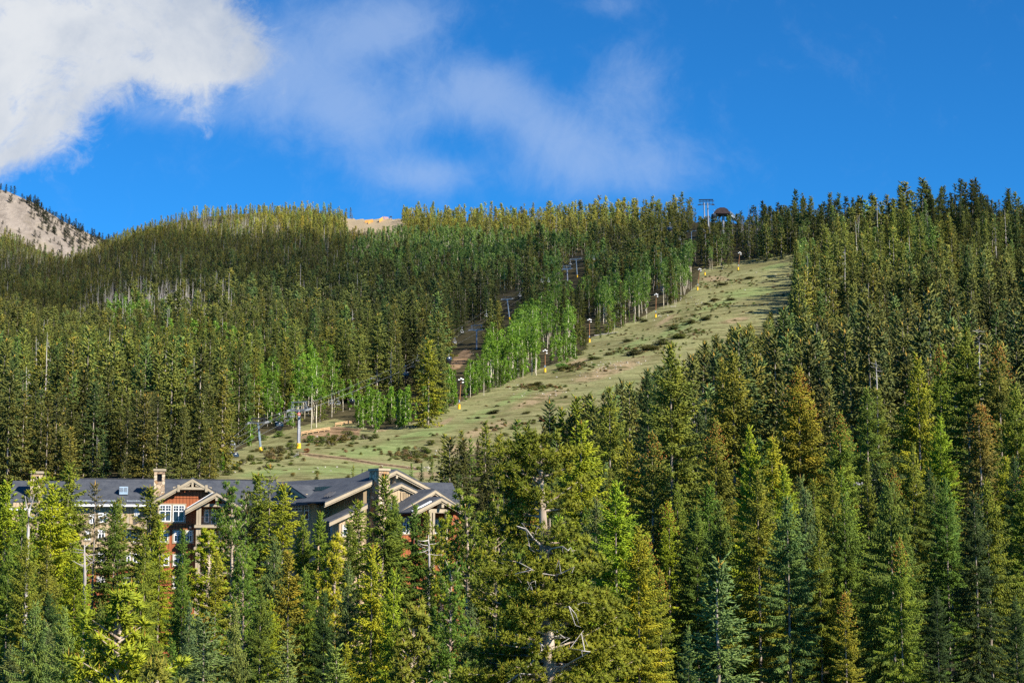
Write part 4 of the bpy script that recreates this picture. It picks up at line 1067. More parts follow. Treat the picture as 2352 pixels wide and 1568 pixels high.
# ---- the great pine with bare white limbs, and the forked snag
def hero_pine():
    p = P(1241, 1006, 62); z0 = -13.2; h = p.z - z0
    e = empty("pine_tree", (p.x, p.y, z0)); tag(e, "great pine with bare trunk and pale twisted dead limbs, centre front", "pine", GROUPS["pine"])
    rs = np.random.RandomState(4); mb = MB()
    def L(u, v, dy=0.):
        q = P(u, v, 62 + dy); return q - Vector((p.x, p.y, z0))
    tr = [L(1272, 1800), L(1264, 1568), L(1261, 1490), L(1258, 1440), L(1255, 1390), L(1252, 1330), L(1250, 1290), L(1250, 1240), L(1246, 1170), L(1243, 1110), L(1241, 1060), L(1241, 1006)]
    mb.tube(tr, [.27, .24, .22, .21, .2, .19, .18, .17, .13, .1, .07, .02], 9)
    fork = [L(1258, 1370), L(1266, 1335), L(1276, 1278, -.2)]; mb.tube(fork, [.1, .09, .06], 6)
    fork = [L(1250, 1300), L(1258, 1272), L(1263, 1235, -.2), L(1262, 1190)]; mb.tube(fork, [.1, .08, .06, .03], 6)
    # pale dead limbs seen in front of the crown
    tw = MB()
    for pts in ([(1255, 1488), (1235, 1473), (1212, 1462), (1198, 1460)], [(1258, 1500), (1245, 1496), (1222, 1520), (1200, 1540)], [(1262, 1395), (1290, 1396), (1306, 1391)], [(1263, 1410), (1290, 1397), (1318, 1392), (1330, 1402)],
                [(1250, 1325), (1236, 1315), (1222, 1306)], [(1256, 1320), (1275, 1321), (1285, 1318)], [(1262, 1500), (1310, 1490), (1345, 1493)], [(1262, 1470), (1285, 1458), (1298, 1466)], [(1258, 1545), (1225, 1548), (1195, 1546)],
                [(1262, 1530), (1295, 1530), (1325, 1515), (1355, 1497)], [(1250, 1255), (1225, 1235), (1205, 1215), (1190, 1203)], [(1263, 1560), (1292, 1575), (1320, 1590)], [(1256, 1372), (1240, 1360)], [(1252, 1345), (1230, 1332), (1215, 1338)],
                [(1225, 1480), (1205, 1472), (1180, 1478)], [(1232, 1300), (1265, 1260), (1290, 1255), (1305, 1262)]):
        n_ = len(pts); dy = rs.uniform(-2.2, -.9)
        q = [L(a + rs.normal(0, 1.5), b + rs.normal(0, 1.5), dy * i / (n_ - 1)) for i, (a, b) in enumerate(pts)]
        tw.tube(q, [.045 - .033 * i / (n_ - 1) for i in range(n_)], 6)
        for j in range(3):
            i = rs.randint(1, n_); b = q[i]; c = b + Vector(rs.normal(0, .3, 3)) ; d_ = c + Vector(rs.normal(0, .25, 3)) + Vector((0, 0, -.25))
            tw.tube([b, c, d_], [.02, .014, .006], 4)
    mb.build("trunk", M["pinebark"], e); tw.build("dead_limbs", M["deadbark"], e)
    # crown: limbs that start along the trunk, long on the sides, thin towards the viewer
    S = Spr(); lm = MB()
    for i in range(260):
        t = rs.uniform(.28, .995); zt = h * t
        vv = np.interp(t, [.28, .5, .62, .72, .8, .88, .94, 1], [3.6, 3.4, 2.6, 2.0, 1.9, 1.5, 1.1, .4])
        az = rs.uniform(0, 2 * PI)
        front = max(0, -math.sin(az)); back = max(0, math.sin(az))
        Lb = vv * rs.uniform(.45, 1.1) * (1 - .5 * front) * (1 - .2 * back)
        if t > .8 and rs.rand() < .3 * front: continue
        i0 = min(range(len(tr)), key=lambda k: abs(tr[k].z - zt)); b = Vector((tr[i0].x, tr[i0].y, zt))
        n = max(2, int(Lb / .34)); s = np.linspace(.4, 1, n)
        rise = rs.uniform(-.15, .25) if t < .85 else rs.uniform(.1, .8)
        pos = np.stack([b.x + np.cos(az + .3 * s) * Lb * s, b.y + np.sin(az + .3 * s) * Lb * s, zt + Lb * (rise * s + .15 * s ** 2)], 1)
        lm.tube([b, Vector(pos[0]), Vector(pos[-1])], [.05, .035, .012], 5)
        bs = rs.uniform(.25, .75); heads = [pp for pp in pos]
        for pp in pos:
            for sg in (-1, 1):
                for q in range(2):
                    a = az + sg * rs.uniform(.5, 1.4); dd = .6 * rs.uniform(.4, 1.15)
                    heads.append(pp + np.array([math.cos(a) * dd, math.sin(a) * dd, rs.uniform(-.15, .2)]))
        for pp in heads:
            ax = unit(np.array([pp[0] - b.x, pp[1] - b.y, 0.])) * .7 + np.array([0, 0, .5]) + rs.normal(0, .25, 3)
            m_ = 20
            d = unit(ax[None] * .6 + rs.normal(0, .6, (m_, 3)))
            S.add(np.tile(pp, (m_, 1)), pp + d * .22 * rs.uniform(.7, 1.25, (m_, 1)), .017, np.clip(bs + rs.normal(0, .2, m_), 0, 1))
            if rs.rand() < .07: S.add(pp, pp + np.array([0, 0, .2]), .014, 2.)
    o = link_mesh("crown", sprays_mesh("needles", S, rs, M["needles"]), e); o["tint"] = (.175, .2, .016)
    lm.build("limbs", M["pinebark"], e)
hero_pine()
def snag():
    p = P(65, 1225, 118); z0 = gz(p.x, p.y)
    e = empty("dead_tree", (p.x, p.y, z0)); tag(e, "bare forked snag with pale antler-like top at the left edge", "dead tree", GROUPS["dead tree"])
    Lq = lambda u, v, dy=0.: P(u, v, 118 + dy) - Vector((p.x, p.y, z0))
    mb = MB(); mb.tube([Vector((0, 0, -1)), Lq(65, 1215), Lq(66, 1178), Lq(69, 1165)], [.2, .1, .08, .06], 7); mb.build("trunk", M["deadbark"], e)
    b = MB()
    for pts in ([(66, 1178), (60, 1158), (58, 1138)], [(69, 1165), (76, 1145), (80, 1134)], [(66, 1185), (76, 1190), (86, 1178)], [(67, 1172), (62, 1166), (58, 1168)], [(73, 1155), (70, 1145), (71, 1138)]):
        b.tube([Lq(*pts[0]), Lq(*pts[1], -.2), Lq(*pts[2], -.3)], [.06, .045, .015], 5)
    b.build("branches", M["deadbark"], e)
snag()
def bare_stem(u0, v0, u1, v1, Y, label, r=.12):
    a = P(u0, v0, Y); b = P(u1, v1, Y); g_ = gz(b.x, b.y)
    e = empty("dead_tree", (b.x, b.y, g_)); tag(e, label, "dead tree", GROUPS["dead tree"])
    o = Vector((b.x, b.y, g_)); rs = np.random.RandomState(int(u0))
    mb = MB(); base = Vector((0, 0, -1)) if abs(u0 - u1) < 8 else b - o
    mb.tube([base, (b - o) if base.z == -1 else (a + b) / 2 - o, a - o], [r * 1.4, r, .03], 6); mb.build("trunk", M["deadbark"], e)
    tw = MB()
    for i in range(14):
        t = rs.uniform(.1, .95); c = (b - o).lerp(a - o, t); d = Vector(rs.normal(0, 1, 3)); d.z *= .4; d.normalize()
        tw.tube([c, c + d * .5, c + d * .9 + Vector((0, 0, .1))], [.03, .022, .008], 4)
    tw.build("branches", M["deadbark"], e)
bare_stem(194, 1250, 195, 1330, 120, "slim bare grey stem left of the sparse half-bare spruce")
bare_stem(2249, 750, 2249, 830, 200, "dead spike between the tallest olive spruce and the brown-topped one", .1)
bare_stem(2012, 832, 2014, 880, 240, "pale split dead stem in the dark gap on the right", .1)
bare_stem(984, 1228, 986, 1280, 112, "thin pale curved stem under the end gable's porch", .08)
# ---------------------------------------------------------------- the lodge
class Fr:
    def __init__(s, O, deg):
        s.O = Vector((O[0], O[1], 0)); s.a = math.radians(deg)
        s.ex = Vector((math.cos(s.a), math.sin(s.a), 0)); s.ey = Vector((-math.sin(s.a), math.cos(s.a), 0))
    def pt(s, u, v, d):
        D = P(u, v, 1.0); t = (d + s.O.dot(s.ey)) / D.dot(s.ey); p = D * t
        return Vector(((p - s.O).dot(s.ex), d, p.z))
FL = Fr(P(442.7, 1150, 208), 12)
RF = Fr(P(883, 1110, 200), 40)
LF = Fr(P(834, 1110, 198), -50)
BR = Fr(P(1000, 1110, 224), 10)
lodge = empty("lodge", (P(600, 1150, 212).x, 212, -13)); tag(lodge, "large red-brown and tan mountain lodge with slate roofs and stone chimneys", "lodge")
def lod(name, mb, mat, fr, parent=None):
    o = mb.build(name, mat, parent or lodge)
    if parent is None:
        o.location = fr.O - lodge.location; o.rotation_euler = (0, 0, fr.a)
    return o
V3 = lambda x, y, z: Vector((x, y, z))
def slab(mb, a, b, y0, y1, th):
    """roof slab: line a-b in the x,z plane swept along y"""
    mb.prism([V3(a[0], y0, a[1]), V3(b[0], y0, b[1]), V3(b[0], y0, b[1] - th), V3(a[0], y0, a[1] - th)], (0, y1 - y0, 0))
def gable(fr, pk, le, re, d0, d1, zb, wall=None, oh=.9, wl=.75, wr=.75, side=True, band=.36):
    """gable roof seen end-on; pk, le, re are (x, z) of the ridge and the eaves"""
    r = MB(); slab(r, le, pk, d0 - oh, d1, .16); slab(r, (pk[0] + .002, pk[1]), re, d0 - oh, d1, .16); lod("roof", r, M["shingle"], fr)
    b = MB()
    for e, s in ((le, -1), (re, 1)):
        for y, dz, h in ((d0 - oh + .03, .163, band), (d0 - oh + .16, .163 + band * .8, band * .7)):
            b.prism([V3(e[0], y, e[1] - dz), V3(pk[0] + s * .003, y, pk[1] - dz), V3(pk[0] + s * .003, y, pk[1] - dz - h), V3(e[0], y, e[1] - dz - h)], (0, .1, 0))
    lod("rake_board", b, M["trim"], fr)
    if wall:
        x0, x1 = le[0] + wl, re[0] - wr
        zl = le[1] + (pk[1] - le[1]) * (x0 - le[0]) / (pk[0] - le[0]) - .2; zr = re[1] + (pk[1] - re[1]) * (x1 - re[0]) / (pk[0] - re[0]) - .2
        w = MB(); w.prism([V3(x0, d0, zb), V3(x0, d0, zl), V3(pk[0], d0, pk[1] - .2), V3(x1, d0, zr), V3(x1, d0, zb)], (0, (d1 - d0 - .3) if side else .3, 0))
        lod("wall", w, wall, fr)
def xz(p): return (p.x, p.z)
def mirror(pk, le): return (2 * pk[0] - le[0], le[1])
def window(fr, d, u0, v0, u1, v1, sashes=2, top=.36, grid=(2, 2), casing=.16, name="window"):
    a = fr.pt(u0, v1, d); b = fr.pt(u1, v0, d); x0, x1, z0, z1 = a.x, b.x, a.z, b.z
    f = MB(); t = .085; y = d - .06
    def bar(xa, xb, za, zb, dy=0.): f.box(((xa + xb) / 2, y - dy / 2, (za + zb) / 2), (abs(xb - xa), .1 + dy, abs(zb - za)))
    bar(x0, x0 + t, z0, z1); bar(x1 - t, x1, z0, z1); bar(x0 + t, x1 - t, z0, z0 + t); bar(x0 + t, x1 - t, z1 - t, z1)
    zt = z1 - (z1 - z0) * top
    if top: bar(x0 + t, x1 - t, zt - t / 2, zt + t / 2, -.01)
    for i in range(1, sashes):
        xm = x0 + (x1 - x0) * i / sashes; bar(xm - t * .6, xm + t * .6, z0 + t, z1 - t, .01)
    if grid and top:
        for i in range(sashes):
            xa = x0 + (x1 - x0) * i / sashes; xb = x0 + (x1 - x0) * (i + 1) / sashes
            for k in range(1, grid[0]):
                xm = xa + (xb - xa) * k / grid[0]; bar(xm - .02, xm + .02, zt + t / 2, z1 - t, -.03)
            for k in range(1, grid[1]):
                zm = zt + (z1 - zt) * k / grid[1]; bar(xa + t, xb - t, zm - .02, zm + .02, -.035)
    o = lod(name, f, M["white"], fr)
    g = MB(); g.box(((x0 + x1) / 2, d - .02, (z0 + z1) / 2), (x1 - x0 - .02, .03, z1 - z0 - .02)); g.build("pane", M["glass"], o)
    if casing:
        c = MB(); k = casing
        for xa, xb, za, zb in ((x0 - k, x0 - .002, z0 - k, z1 + k), (x1 + .002, x1 + k, z0 - k, z1 + k), (x0 - .002, x1 + .002, z1 + .002, z1 + k), (x0 - .002, x1 + .002, z0 - k, z0 - .002)):
            c.box(((xa + xb) / 2, d - .04, (za + zb) / 2), (xb - xa, .08, zb - za))
        c.build("casing", M["trim"], o)
def chimney(fr, x0, x1, y0, y1, zt, zb, hole=True):
    m = MB(); w = (x1 - x0)
    if hole:
        zs = zt - .28; hz0 = zt - 1.55; hz1 = zt - .62; l = x0 + w * .27; r = x1 - w * .27
        m.box(((x0 + x1) / 2, (y0 + y1) / 2, (zb + hz0) / 2), (w, y1 - y0, hz0 - zb))
        for xa, xb in ((x0, l), (r, x1)): m.box(((xa + xb) / 2, (y0 + y1) / 2, (hz0 + hz1) / 2), (xb - xa, y1 - y0, hz1 - hz0))
        m.box(((x0 + x1) / 2, (y0 + y1) / 2, (hz1 + zs) / 2), (w, y1 - y0, zs - hz1))
    else: m.box(((x0 + x1) / 2, (y0 + y1) / 2, (zb + zt - .28) / 2), (w, y1 - y0, zt - .28 - zb))
    o = lod("chimney", m, M["stone"], fr)
    c = MB(); c.box(((x0 + x1) / 2, (y0 + y1) / 2, zt - .139), (w + .24, y1 - y0 + .24, .278)); c.build("chimney_cap", M["trim"], o)
    if hole:
        c = MB(); c.box(((x0 + x1) / 2, (y0 + y1) / 2, zt - 1.1), (w * .4, .05, .9)); c.build("opening_sheet", M["dark"], o)  # flat dark sheet set inside the chimney opening
ZB = -14.0
# --- left wing
zr = FL.pt(360, 1100, 9).z; ze = FL.pt(250, 1158, .8).z
xl = FL.pt(172, 1100, 9).x; xr = FL.pt(634, 1100, 9).x
r = MB()
for y0, y1, za, zb_ in ((.8, 9, ze, zr), (17.2, 8.998, ze, zr)):
    r.prism([V3(xl, y0, za), V3(xl, y1, zb_), V3(xl, y1, zb_ - .2), V3(xl, y0, za - .2)], (xr - xl, 0, 0))
lod("roof", r, M["shingle"], FL)
rc = MB(); rc.box(((xl + xr) / 2, 9, zr + .03), (xr - xl + .1, .34, .07)); lod("ridge_cap", rc, M["dark"], FL)
zr2 = FL.pt(120, 1104, 9).z; xl2 = FL.pt(30, 1100, 9).x
r = MB()
for y0, y1 in ((1.3, 9), (16.7, 8.998)): r.prism([V3(xl2, y0, ze - .5), V3(xl2, y1, zr2), V3(xl2, y1, zr2 - .2), V3(xl2, y0, ze - .7)], (xl - xl2 - .01, 0, 0))
lod("roof", r, M["shingle"], FL)
w = MB(); zr1 = FL.pt(230, 1306, 1.6).z
w.prism([V3(xl2 + .6, 1.6, zr1), V3(xl2 + .6, 1.6, ze - .3), V3(xl2 + .6, 9, zr2 - .3), V3(xl2 + .6, 15.8, ze - .3), V3(xl2 + .6, 15.8, zr1)], (xr - xl2 - 1, 0, 0)); lod("wall", w, M["sid_tan"], FL)
w = MB(); w.box(((xl2 + xr) / 2, 8.7, (ZB + zr1) / 2), (xr - xl2 - 1.1, 14.1, zr1 - ZB)); lod("wall", w, M["sid_red"], FL)
f = MB(); f.box(((xl + xr) / 2, .76, ze - .11), (xr - xl, .12, .26)); f.box(((xl2 + xl) / 2, 1.26, ze - .62), (xl - xl2 - .1, .12, .24)); lod("eave_board", f, M["white"], FL)
sg = MB()
for uu0 in (176, 292):
    a = FL.pt(uu0, 1150, 1.5)
    for k in range(2): sg.bar((a.x, 1.5 + .25 * k, ze + .42 + .1 * k), (a.x + 4.6, 1.5 + .25 * k, ze + .42 + .1 * k), .06, .06)
    for k in range(5): sg.bar((a.x + k * 1.1, 1.5, ze + .1), (a.x + k * 1.1, 1.72, ze + .56), .05, .05)
lod("snow_guard", sg, M["metal"], FL)
# vent box on the roof
a = FL.pt(274, 1131, 3.6); b = FL.pt(294, 1117, 3.6)
vb = MB(); vb.box(((a.x + b.x) / 2, 4.4, (a.z + b.z) / 2 - .1), (b.x - a.x, 1.6, b.z - a.z + .2)); vo = lod("roof_vent", vb, M["bluepole"], FL)
lv = MB(); xm = (a.x + b.x) / 2
for xa, xb in ((a.x + .06, xm - .05), (xm + .05, b.x - .06)):
    for k in range(5):
        z = a.z + .12 + k * (b.z - a.z - .2) / 5; lv.box(((xa + xb) / 2, 3.58, z + .05), (xb - xa, .05, .07))
lv.build("louvre", M["metal"], vo)
# shadow-side low dormer between the chimney and the vent: cross gable behind the red gable
for (u0, u1, vs) in ((226, 247, 1177), (309, 320, 1168), (206, 218, 1180), (262, 280, 1178), (225, 241, 1217), (284, 300, 1217), (305, 320, 1222), (196, 208, 1217), (225, 241, 1268), (284, 300, 1268), (262, 276, 1268), (305, 322, 1270), (224, 240, 1324), (284, 300, 1322), (310, 326, 1322), (150, 168, 1180), (150, 168, 1225), (112, 130, 1180), (112, 130, 1225)):
    window(FL, 1.6, u0, vs, u1, vs + 22, 2, .36, (2, 2))
bl = MB(); a = FL.pt(291, 1209, .2); b = FL.pt(338, 1187, .2)
bl.box(((a.x + b.x) / 2, .8, a.z - .12), (b.x - a.x, 1.6, .3)); bo = lod("balcony", bl, M["trim"], FL)
rl = MB()
for k in range(int((b.x - a.x) / .16)): rl.bar((a.x + .1 + k * .16, .08, a.z), (a.x + .1 + k * .16, .08, b.z - .1), .025, .025)
rl.bar((a.x, .08, b.z - .1), (b.x, .08, b.z - .1), .09, .08)
for k in (a.x + .12, b.x - .12): rl.bar((k, .08, a.z), (k, .08, b.z), .24, .24)
rl.build("railing", M["trim"], bo)
# --- red gable
pk = xz(FL.pt(442.7, 1095.5, -.9)); le = xz(FL.pt(347.5, 1149.7, -.9)); re = mirror(pk, le)
gable(FL, pk, le, re, 0, 8.5, ZB, M["sid_red"], .9, 1.0, 1.0)
tr = MB(); a = FL.pt(410, 1123.5, -.75); b = FL.pt(474, 1118.7, -.75)
tr.box(((a.x + b.x) / 2, -.72, (a.z + b.z) / 2), (b.x - a.x, .22, .3)); tr.bar((pk[0], -.7, a.z + .2), (pk[0], -.7, pk[1] - .4), .26, .3, (0, 1, 0))
for s in (-1, 1):
    x = (a.x if s < 0 else b.x); tr.bar((x, -.8, a.z - .28), (x, -.8, a.z + .55), .3, .26, (0, 1, 0)); tr.bar((x, -.45, a.z - .05), (x, 0, a.z - .05), .2, .24)
    tr.bar((pk[0] + s * 2.3, -.69, a.z + .2), (pk[0] + s * .35, -.69, pk[1] - .95), .2, .2, (0, 1, 0))
lod("gable_truss", tr, M["trim"], FL)
bm = MB(); bm.box((pk[0], -.035, FL.pt(442, 1143, 0).z), (re[0] - le[0] - 2.8, .07, .045)); bm.box((pk[0], -.035, FL.pt(442, 1213, 0).z), (re[0] - le[0] - 2.1, .07, .3)); lod("wall_band", bm, M["sid_red"], FL)
window(FL, 0, 365.8, 1159.4, 393.6, 1196.5, 2, .37, (2, 2), .2); window(FL, 0, 396.6, 1159.8, 424, 1196.8, 2, .37, (2, 2), .2)
window(FL, 0, 399, 1219, 415, 1244, 2, .36, (2, 2), .18); window(FL, 0, 428, 1219, 442, 1244, 2, .36, (2, 2), .18); window(FL, 0, 366, 1219, 386, 1244, 2, .36, (2, 2), .18)
window(FL, 0, 398, 1274, 420, 1298, 2); window(FL, 0, 366, 1274, 388, 1298, 2); window(FL, 0, 398, 1325, 420, 1349, 2)
lm = MB(); a = FL.pt(437, 1210, -.15); lm.box((a.x, -.15, a.z), (.28, .3, .26)); lod("wall_lamp", lm, M["dark"], FL)
# --- porch gable
DP = -2.6
pk = xz(FL.pt(498.4, 1127.6, DP - .9)); le = xz(FL.pt(425.4, 1168, DP - .9)); re = mirror(pk, le)
gable(FL, pk, le, re, DP, .1, ZB, None, .9)
fm = MB(); b0 = FL.pt(456, 1163, DP); b1 = FL.pt(506, 1156.5, DP); xR = 2 * pk[0] - b0.x
fm.box(((b0.x + xR) / 2, DP, (b0.z + b1.z) / 2), (xR - b0.x, .34, b1.z - b0.z)); fm.bar((pk[0], DP - .1, b1.z), (pk[0], DP - .1, pk[1] - .4), .28, .32, (0, 1, 0)); fm.box((pk[0], DP - .5, pk[1] - .95), (.32, 1., .36))
lod("porch_beam", fm, M["trim"], FL)
zs1 = FL.pt(470, 1205.5, DP).z; zs2 = FL.pt(470, 1256, DP).z; cx0 = FL.pt(453.6, 1180, DP).x; cx1 = FL.pt(459.4, 1180, DP).x
for zt_, zb_ in ((b0.z, zs1), (zs1 - .32, zs2), (zs2 - .32, zs2 - 3.1), (zs2 - 3.4, ZB)):
    for x in (cx0, cx1, 2 * pk[0] - cx0, 2 * pk[0] - cx1):
        c = MB(); c.box((x, DP, (zt_ + zb_) / 2), (.27, .3, zt_ - zb_)); lod("column", c, M["trim"], FL)
for z in (zs1, zs2, zs2 - 3.08):
    s_ = MB(); x0 = cx0 - .35; x1 = 2 * pk[0] - x0; s_.box(((x0 + x1) / 2, DP / 2 - .21, z - .16), (x1 - x0, -DP + .4, .3)); s_.box(((x0 + x1) / 2, DP / 2 - .21, z + .03), (x1 - x0 - .1, -DP + .3, .05))
    so = lod("balcony", s_, M["trim"], FL)
    rl = MB(); x0 = cx1 + .2
    for k in range(int((x1 - x0 - 1) / .15)): rl.bar((x0 + k * .15, DP - .05, z + .08), (x0 + k * .15, DP - .05, z + 1.0), .02, .02)
    for zz in (z + .12, z + 1.0): rl.bar((x0 - .3, DP - .05, zz), (x1 - .7, DP - .05, zz), .05, .05)
    rl.build("railing", M["dark"], so)
for vt, vb_ in ((1170, 1199), (1220, 1247), (1274, 1300)):
    window(FL, 0, 469.6, vt, 480, vb_, 1, .28, (2, 2), .12); window(FL, 0, 484.6, vt, 496, vb_ + 5, 1, .24, (2, 2), .12, "door"); window(FL, 0, 502, vt, 510, vb_, 1, .28, (2, 2), .12)
fl = MB(); fl.prism([V3(le[0] + .2, DP - .95, le[1] + .06), V3(pk[0] - .5, DP - .95, pk[1] - .2), V3(pk[0] - .5, DP - .95, pk[1] - .12), V3(le[0] + .2, DP - .95, le[1] + .14)], (0, .5, 0)); lod("flashing", fl, M["white"], FL)
# chimneys of the left wing
a = FL.pt(354.5, 1076, 2.2); b = FL.pt(379.5, 1076, 2.2); chimney(FL, a.x, b.x, 2.2, 3.7, a.z, ze - 1)
a = FL.pt(71, 1081.5, 4); b = FL.pt(97.5, 1081, 4); chimney(FL, a.x, b.x, 4, 5.5, a.z, ze - 1)
# --- right block
pk = xz(RF.pt(911.5, 1076.5, -.9)); le = xz(RF.pt(747, 1150.6, -.9)); re = mirror(pk, le)
xc = RF.pt(834, 1130, 0).x
gable(RF, pk, le, re, 0, 5.2, ZB, M["sid_tan"], .9, xc - le[0], .8)
sl = (pk[1] - le[1]) / (pk[0] - le[0])
r = MB(); dz = .7; pk2 = (pk[0], pk[1] - dz)
slab(r, (le[0] + 1.6, pk2[1] - sl * (pk[0] - le[0] - 1.6)), pk2, 5.2, 25, .2); slab(r, (pk2[0] + .002, pk2[1]), (re[0], re[1] - dz), 5.2, 25, .2); lod("roof", r, M["shingle"], RF)
w = MB(); w.box(((xc + re[0]) / 2 - .4, 12.4, (ZB + le[1] + 1.2) / 2), (re[0] - xc - .9, 15, le[1] + 1.2 - ZB)); lod("wall", w, M["sid_tan"], RF)
w = MB(); zw = le[1] + sl * (xc - le[0]) - .25; xa = LF.pt(722, 1150, .02).x
w.prism([V3(xa, .02, ZB), V3(0.02, .02, ZB), V3(0.02, .02, zw), V3(xa, .02, zw)], (0, .5, 0)); lod("wall", w, M["sid_tan"], LF)
for (u0, u1) in ((752.5, 757), (760, 764.5), (769, 775.5)): window(LF, 0, u0, 1209, u1, 1240, 1, .35, (2, 2), .1)
window(LF, 0, 729, 1173, 747, 1194, 2, .36, (2, 2), .12)
# bracket, louvre, lower lit bay
br = MB(); q = RF.pt(910, 1090, -.5); br.box((pk[0], -.5, pk[1] - .95), (.28, .9, .3)); br.bar((pk[0], -.1, pk[1] - 1.7), (pk[0], -.8, pk[1] - 1.0), .2, .2); lod("gable_bracket", br, M["trim"], RF)
# inner gable
D2 = -1.0
pk3 = xz(RF.pt(922.7, 1107, D2 - .5)); le3 = xz(RF.pt(868, 1130, D2 - .5)); re3 = mirror(pk3, le3)
gable(RF, pk3, le3, re3, D2, .2, ZB, M["sid_tan"], .5, .5, .5, band=.34)
a = RF.pt(921, 1147.6, D2); b = RF.pt(939, 1131, D2); lv = MB()
for k in range(9):
    z = a.z + (b.z - a.z) * (k + .5) / 9; lv.box(((a.x + b.x) / 2, D2 - .06, z), (b.x - a.x - .2, .06, (b.z - a.z) / 15))
for x in (a.x, b.x): lv.box((x, D2 - .06, (a.z + b.z) / 2), (.14, .12, b.z - a.z + .1))
for z in (a.z - .03, b.z + .03): lv.box(((a.x + b.x) / 2, D2 - .06, z), (b.x - a.x - .15, .12, .12))
lod("louvre", lv, M["sid_tan"], RF)
a = RF.pt(880, 1157, D2 - .01); b = RF.pt(930, 1153.6, D2 - .01); t_ = MB(); t_.box(((a.x + b.x) / 2, D2 - .03, b.z), (b.x - a.x, .1, .22)); lod("wall_band", t_, M["trim"], RF)
lr = MB(); lr.prism([V3(a.x, D2 - .02, b.z - .14), V3(b.x, D2 - .02, b.z - .14), V3(b.x, D2 - 1.9, b.z - 1.25), V3(a.x, D2 - 1.9, b.z - 1.25)], (0, 0, -.15)); lod("lower_roof", lr, M["shingle"], RF)
# lower bay with a sloping roof left of the chimney
D3 = -1.2
a = RF.pt(757, 1196, D3 - .6); b = RF.pt(845, 1155, D3 - .6); r = MB(); slab(r, xz(a), xz(b), D3 - .6, .3, .16); lod("roof", r, M["shingle"], RF)
t_ = MB(); t_.prism([V3(a.x, D3 - .57, a.z - .165), V3(b.x, D3 - .57, b.z - .165), V3(b.x, D3 - .57, b.z - .6), V3(a.x, D3 - .57, a.z - .6)], (0, .1, 0)); lod("rake_board", t_, M["trim"], RF)
c0 = RF.pt(779, 1186, D3); w = MB(); zz = lambda x: a.z + (b.z - a.z) * (x - a.x) / (b.x - a.x) - .2
w.prism([V3(c0.x, D3, ZB), V3(c0.x, D3, zz(c0.x)), V3(b.x, D3, zz(b.x)), V3(b.x, D3, ZB)], (0, 1.4, 0)); lod("wall", w, M["sid_tan"], RF)
window(RF, D3, 786, 1206, 797, 1230, 1, .35)
for pts in ((RF.pt(741, 1142, -.5), 3.),):
    sg = MB(); p0 = pts[0]
    for k in range(3): sg.bar((p0.x + 1.0, -.3 + k * .5, le[1] + sl * 1.2 + .1), (p0.x + 1.9, -.3 + k * .5, le[1] + sl * 2.1 + .3), .05, .2)
    lod("snow_guard", sg, M["dark"], RF)
# chimney at the corner
a = RF.pt(870.5, 1074.7, -1.9); b = RF.pt(894, 1074.7, -1.9); chimney(RF, a.x, b.x, -1.9, -.0, a.z, ZB)
# red gable and its porch
D4 = -3.2
pk4 = xz(RF.pt(1001, 1121.5, D4 - .8)); le4 = xz(RF.pt(916.5, 1173, D4 - .8)); re4 = mirror(pk4, le4)
gable(RF, pk4, le4, re4, D4, 4, ZB, M["sid_red"], .8, .9, .9)
D5 = -5.8
pk5 = xz(RF.pt(1014.9, 1139.5, D5 - .7)); le5 = xz(RF.pt(946, 1175.5, D5 - .7)); re5 = mirror(pk5, le5)
gable(RF, pk5, le5, re5, D5, D4 + .1, ZB, None, .7)
b0 = RF.pt(983, 1177, D5); b1 = RF.pt(1033, 1169, D5); hw = pk5[0] - b0.x
fm = MB(); fm.box((pk5[0], D5, (b0.z + b1.z) / 2), (hw * 2, .34, b1.z - b0.z)); fm.bar((pk5[0], D5 - .1, b1.z), (pk5[0], D5 - .1, pk5[1] - .4), .3, .32, (0, 1, 0)); fm.box((pk5[0], D5 - .45, pk5[1] - 1.1), (.34, .9, .4)); lod("porch_beam", fm, M["trim"], RF)
for x in (b0.x + .3, b0.x + .75, pk5[0] + hw - .3):
    c = MB(); c.box((x, D5, (b0.z + ZB) / 2), (.3, .32, b0.z - ZB)); lod("column", c, M["trim"], RF)
window(RF, D4, 983.7, 1194, 1013.6, 1224, 3, .38, (2, 2), .18); window(RF, D4, 925, 1190, 939, 1224, 2, .38, (2, 2), .18)
fl = MB(); fl.prism([V3(le5[0] + .1, D5 - .72, le5[1] + .04), V3(pk5[0] - 1.5, D5 - .72, pk5[1] - 1.5 * (pk5[1] - le5[1]) / (pk5[0] - le5[0])), V3(pk5[0] - 1.5, D5 - .72, pk5[1] - 1.5 * (pk5[1] - le5[1]) / (pk5[0] - le5[0]) + .12), V3(le5[0] + .1, D5 - .72, le5[1] + .16)], (0, .3, 0)); lod("flashing", fl, M["white"], RF)
# dormer on the shaded side
D6 = -1.6
pk6 = xz(LF.pt(663.8, 1112.3, D6 - .8)); re6 = xz(LF.pt(726, 1155.6, D6 - .8)); le6 = mirror(pk6, re6)
gable(LF, pk6, le6, re6, D6, 7.5, ZB, M["sid_tan"], .8, .7, .7)
window(LF, D6, 672, 1158, 695.5, 1174, 3, .5, (2, 2), .12); window(LF, D6, 700.5, 1158, 711.5, 1193, 1, .4, (2, 2), .12)
bm = MB(); q0 = LF.pt(672, 1141, D6 - .2); q1 = LF.pt(700, 1136, D6 - .2); bm.box(((q0.x + q1.x) / 2 - .4, D6 - .3, (q0.z + q1.z) / 2), (q1.x - q0.x + 2, .3, .4)); bm.bar((pk6[0], D6 - .3, q1.z), (pk6[0], D6 - .3, pk6[1] - .4), .26, .26, (0, 1, 0)); lod("gable_truss", bm, M["trim"], LF)
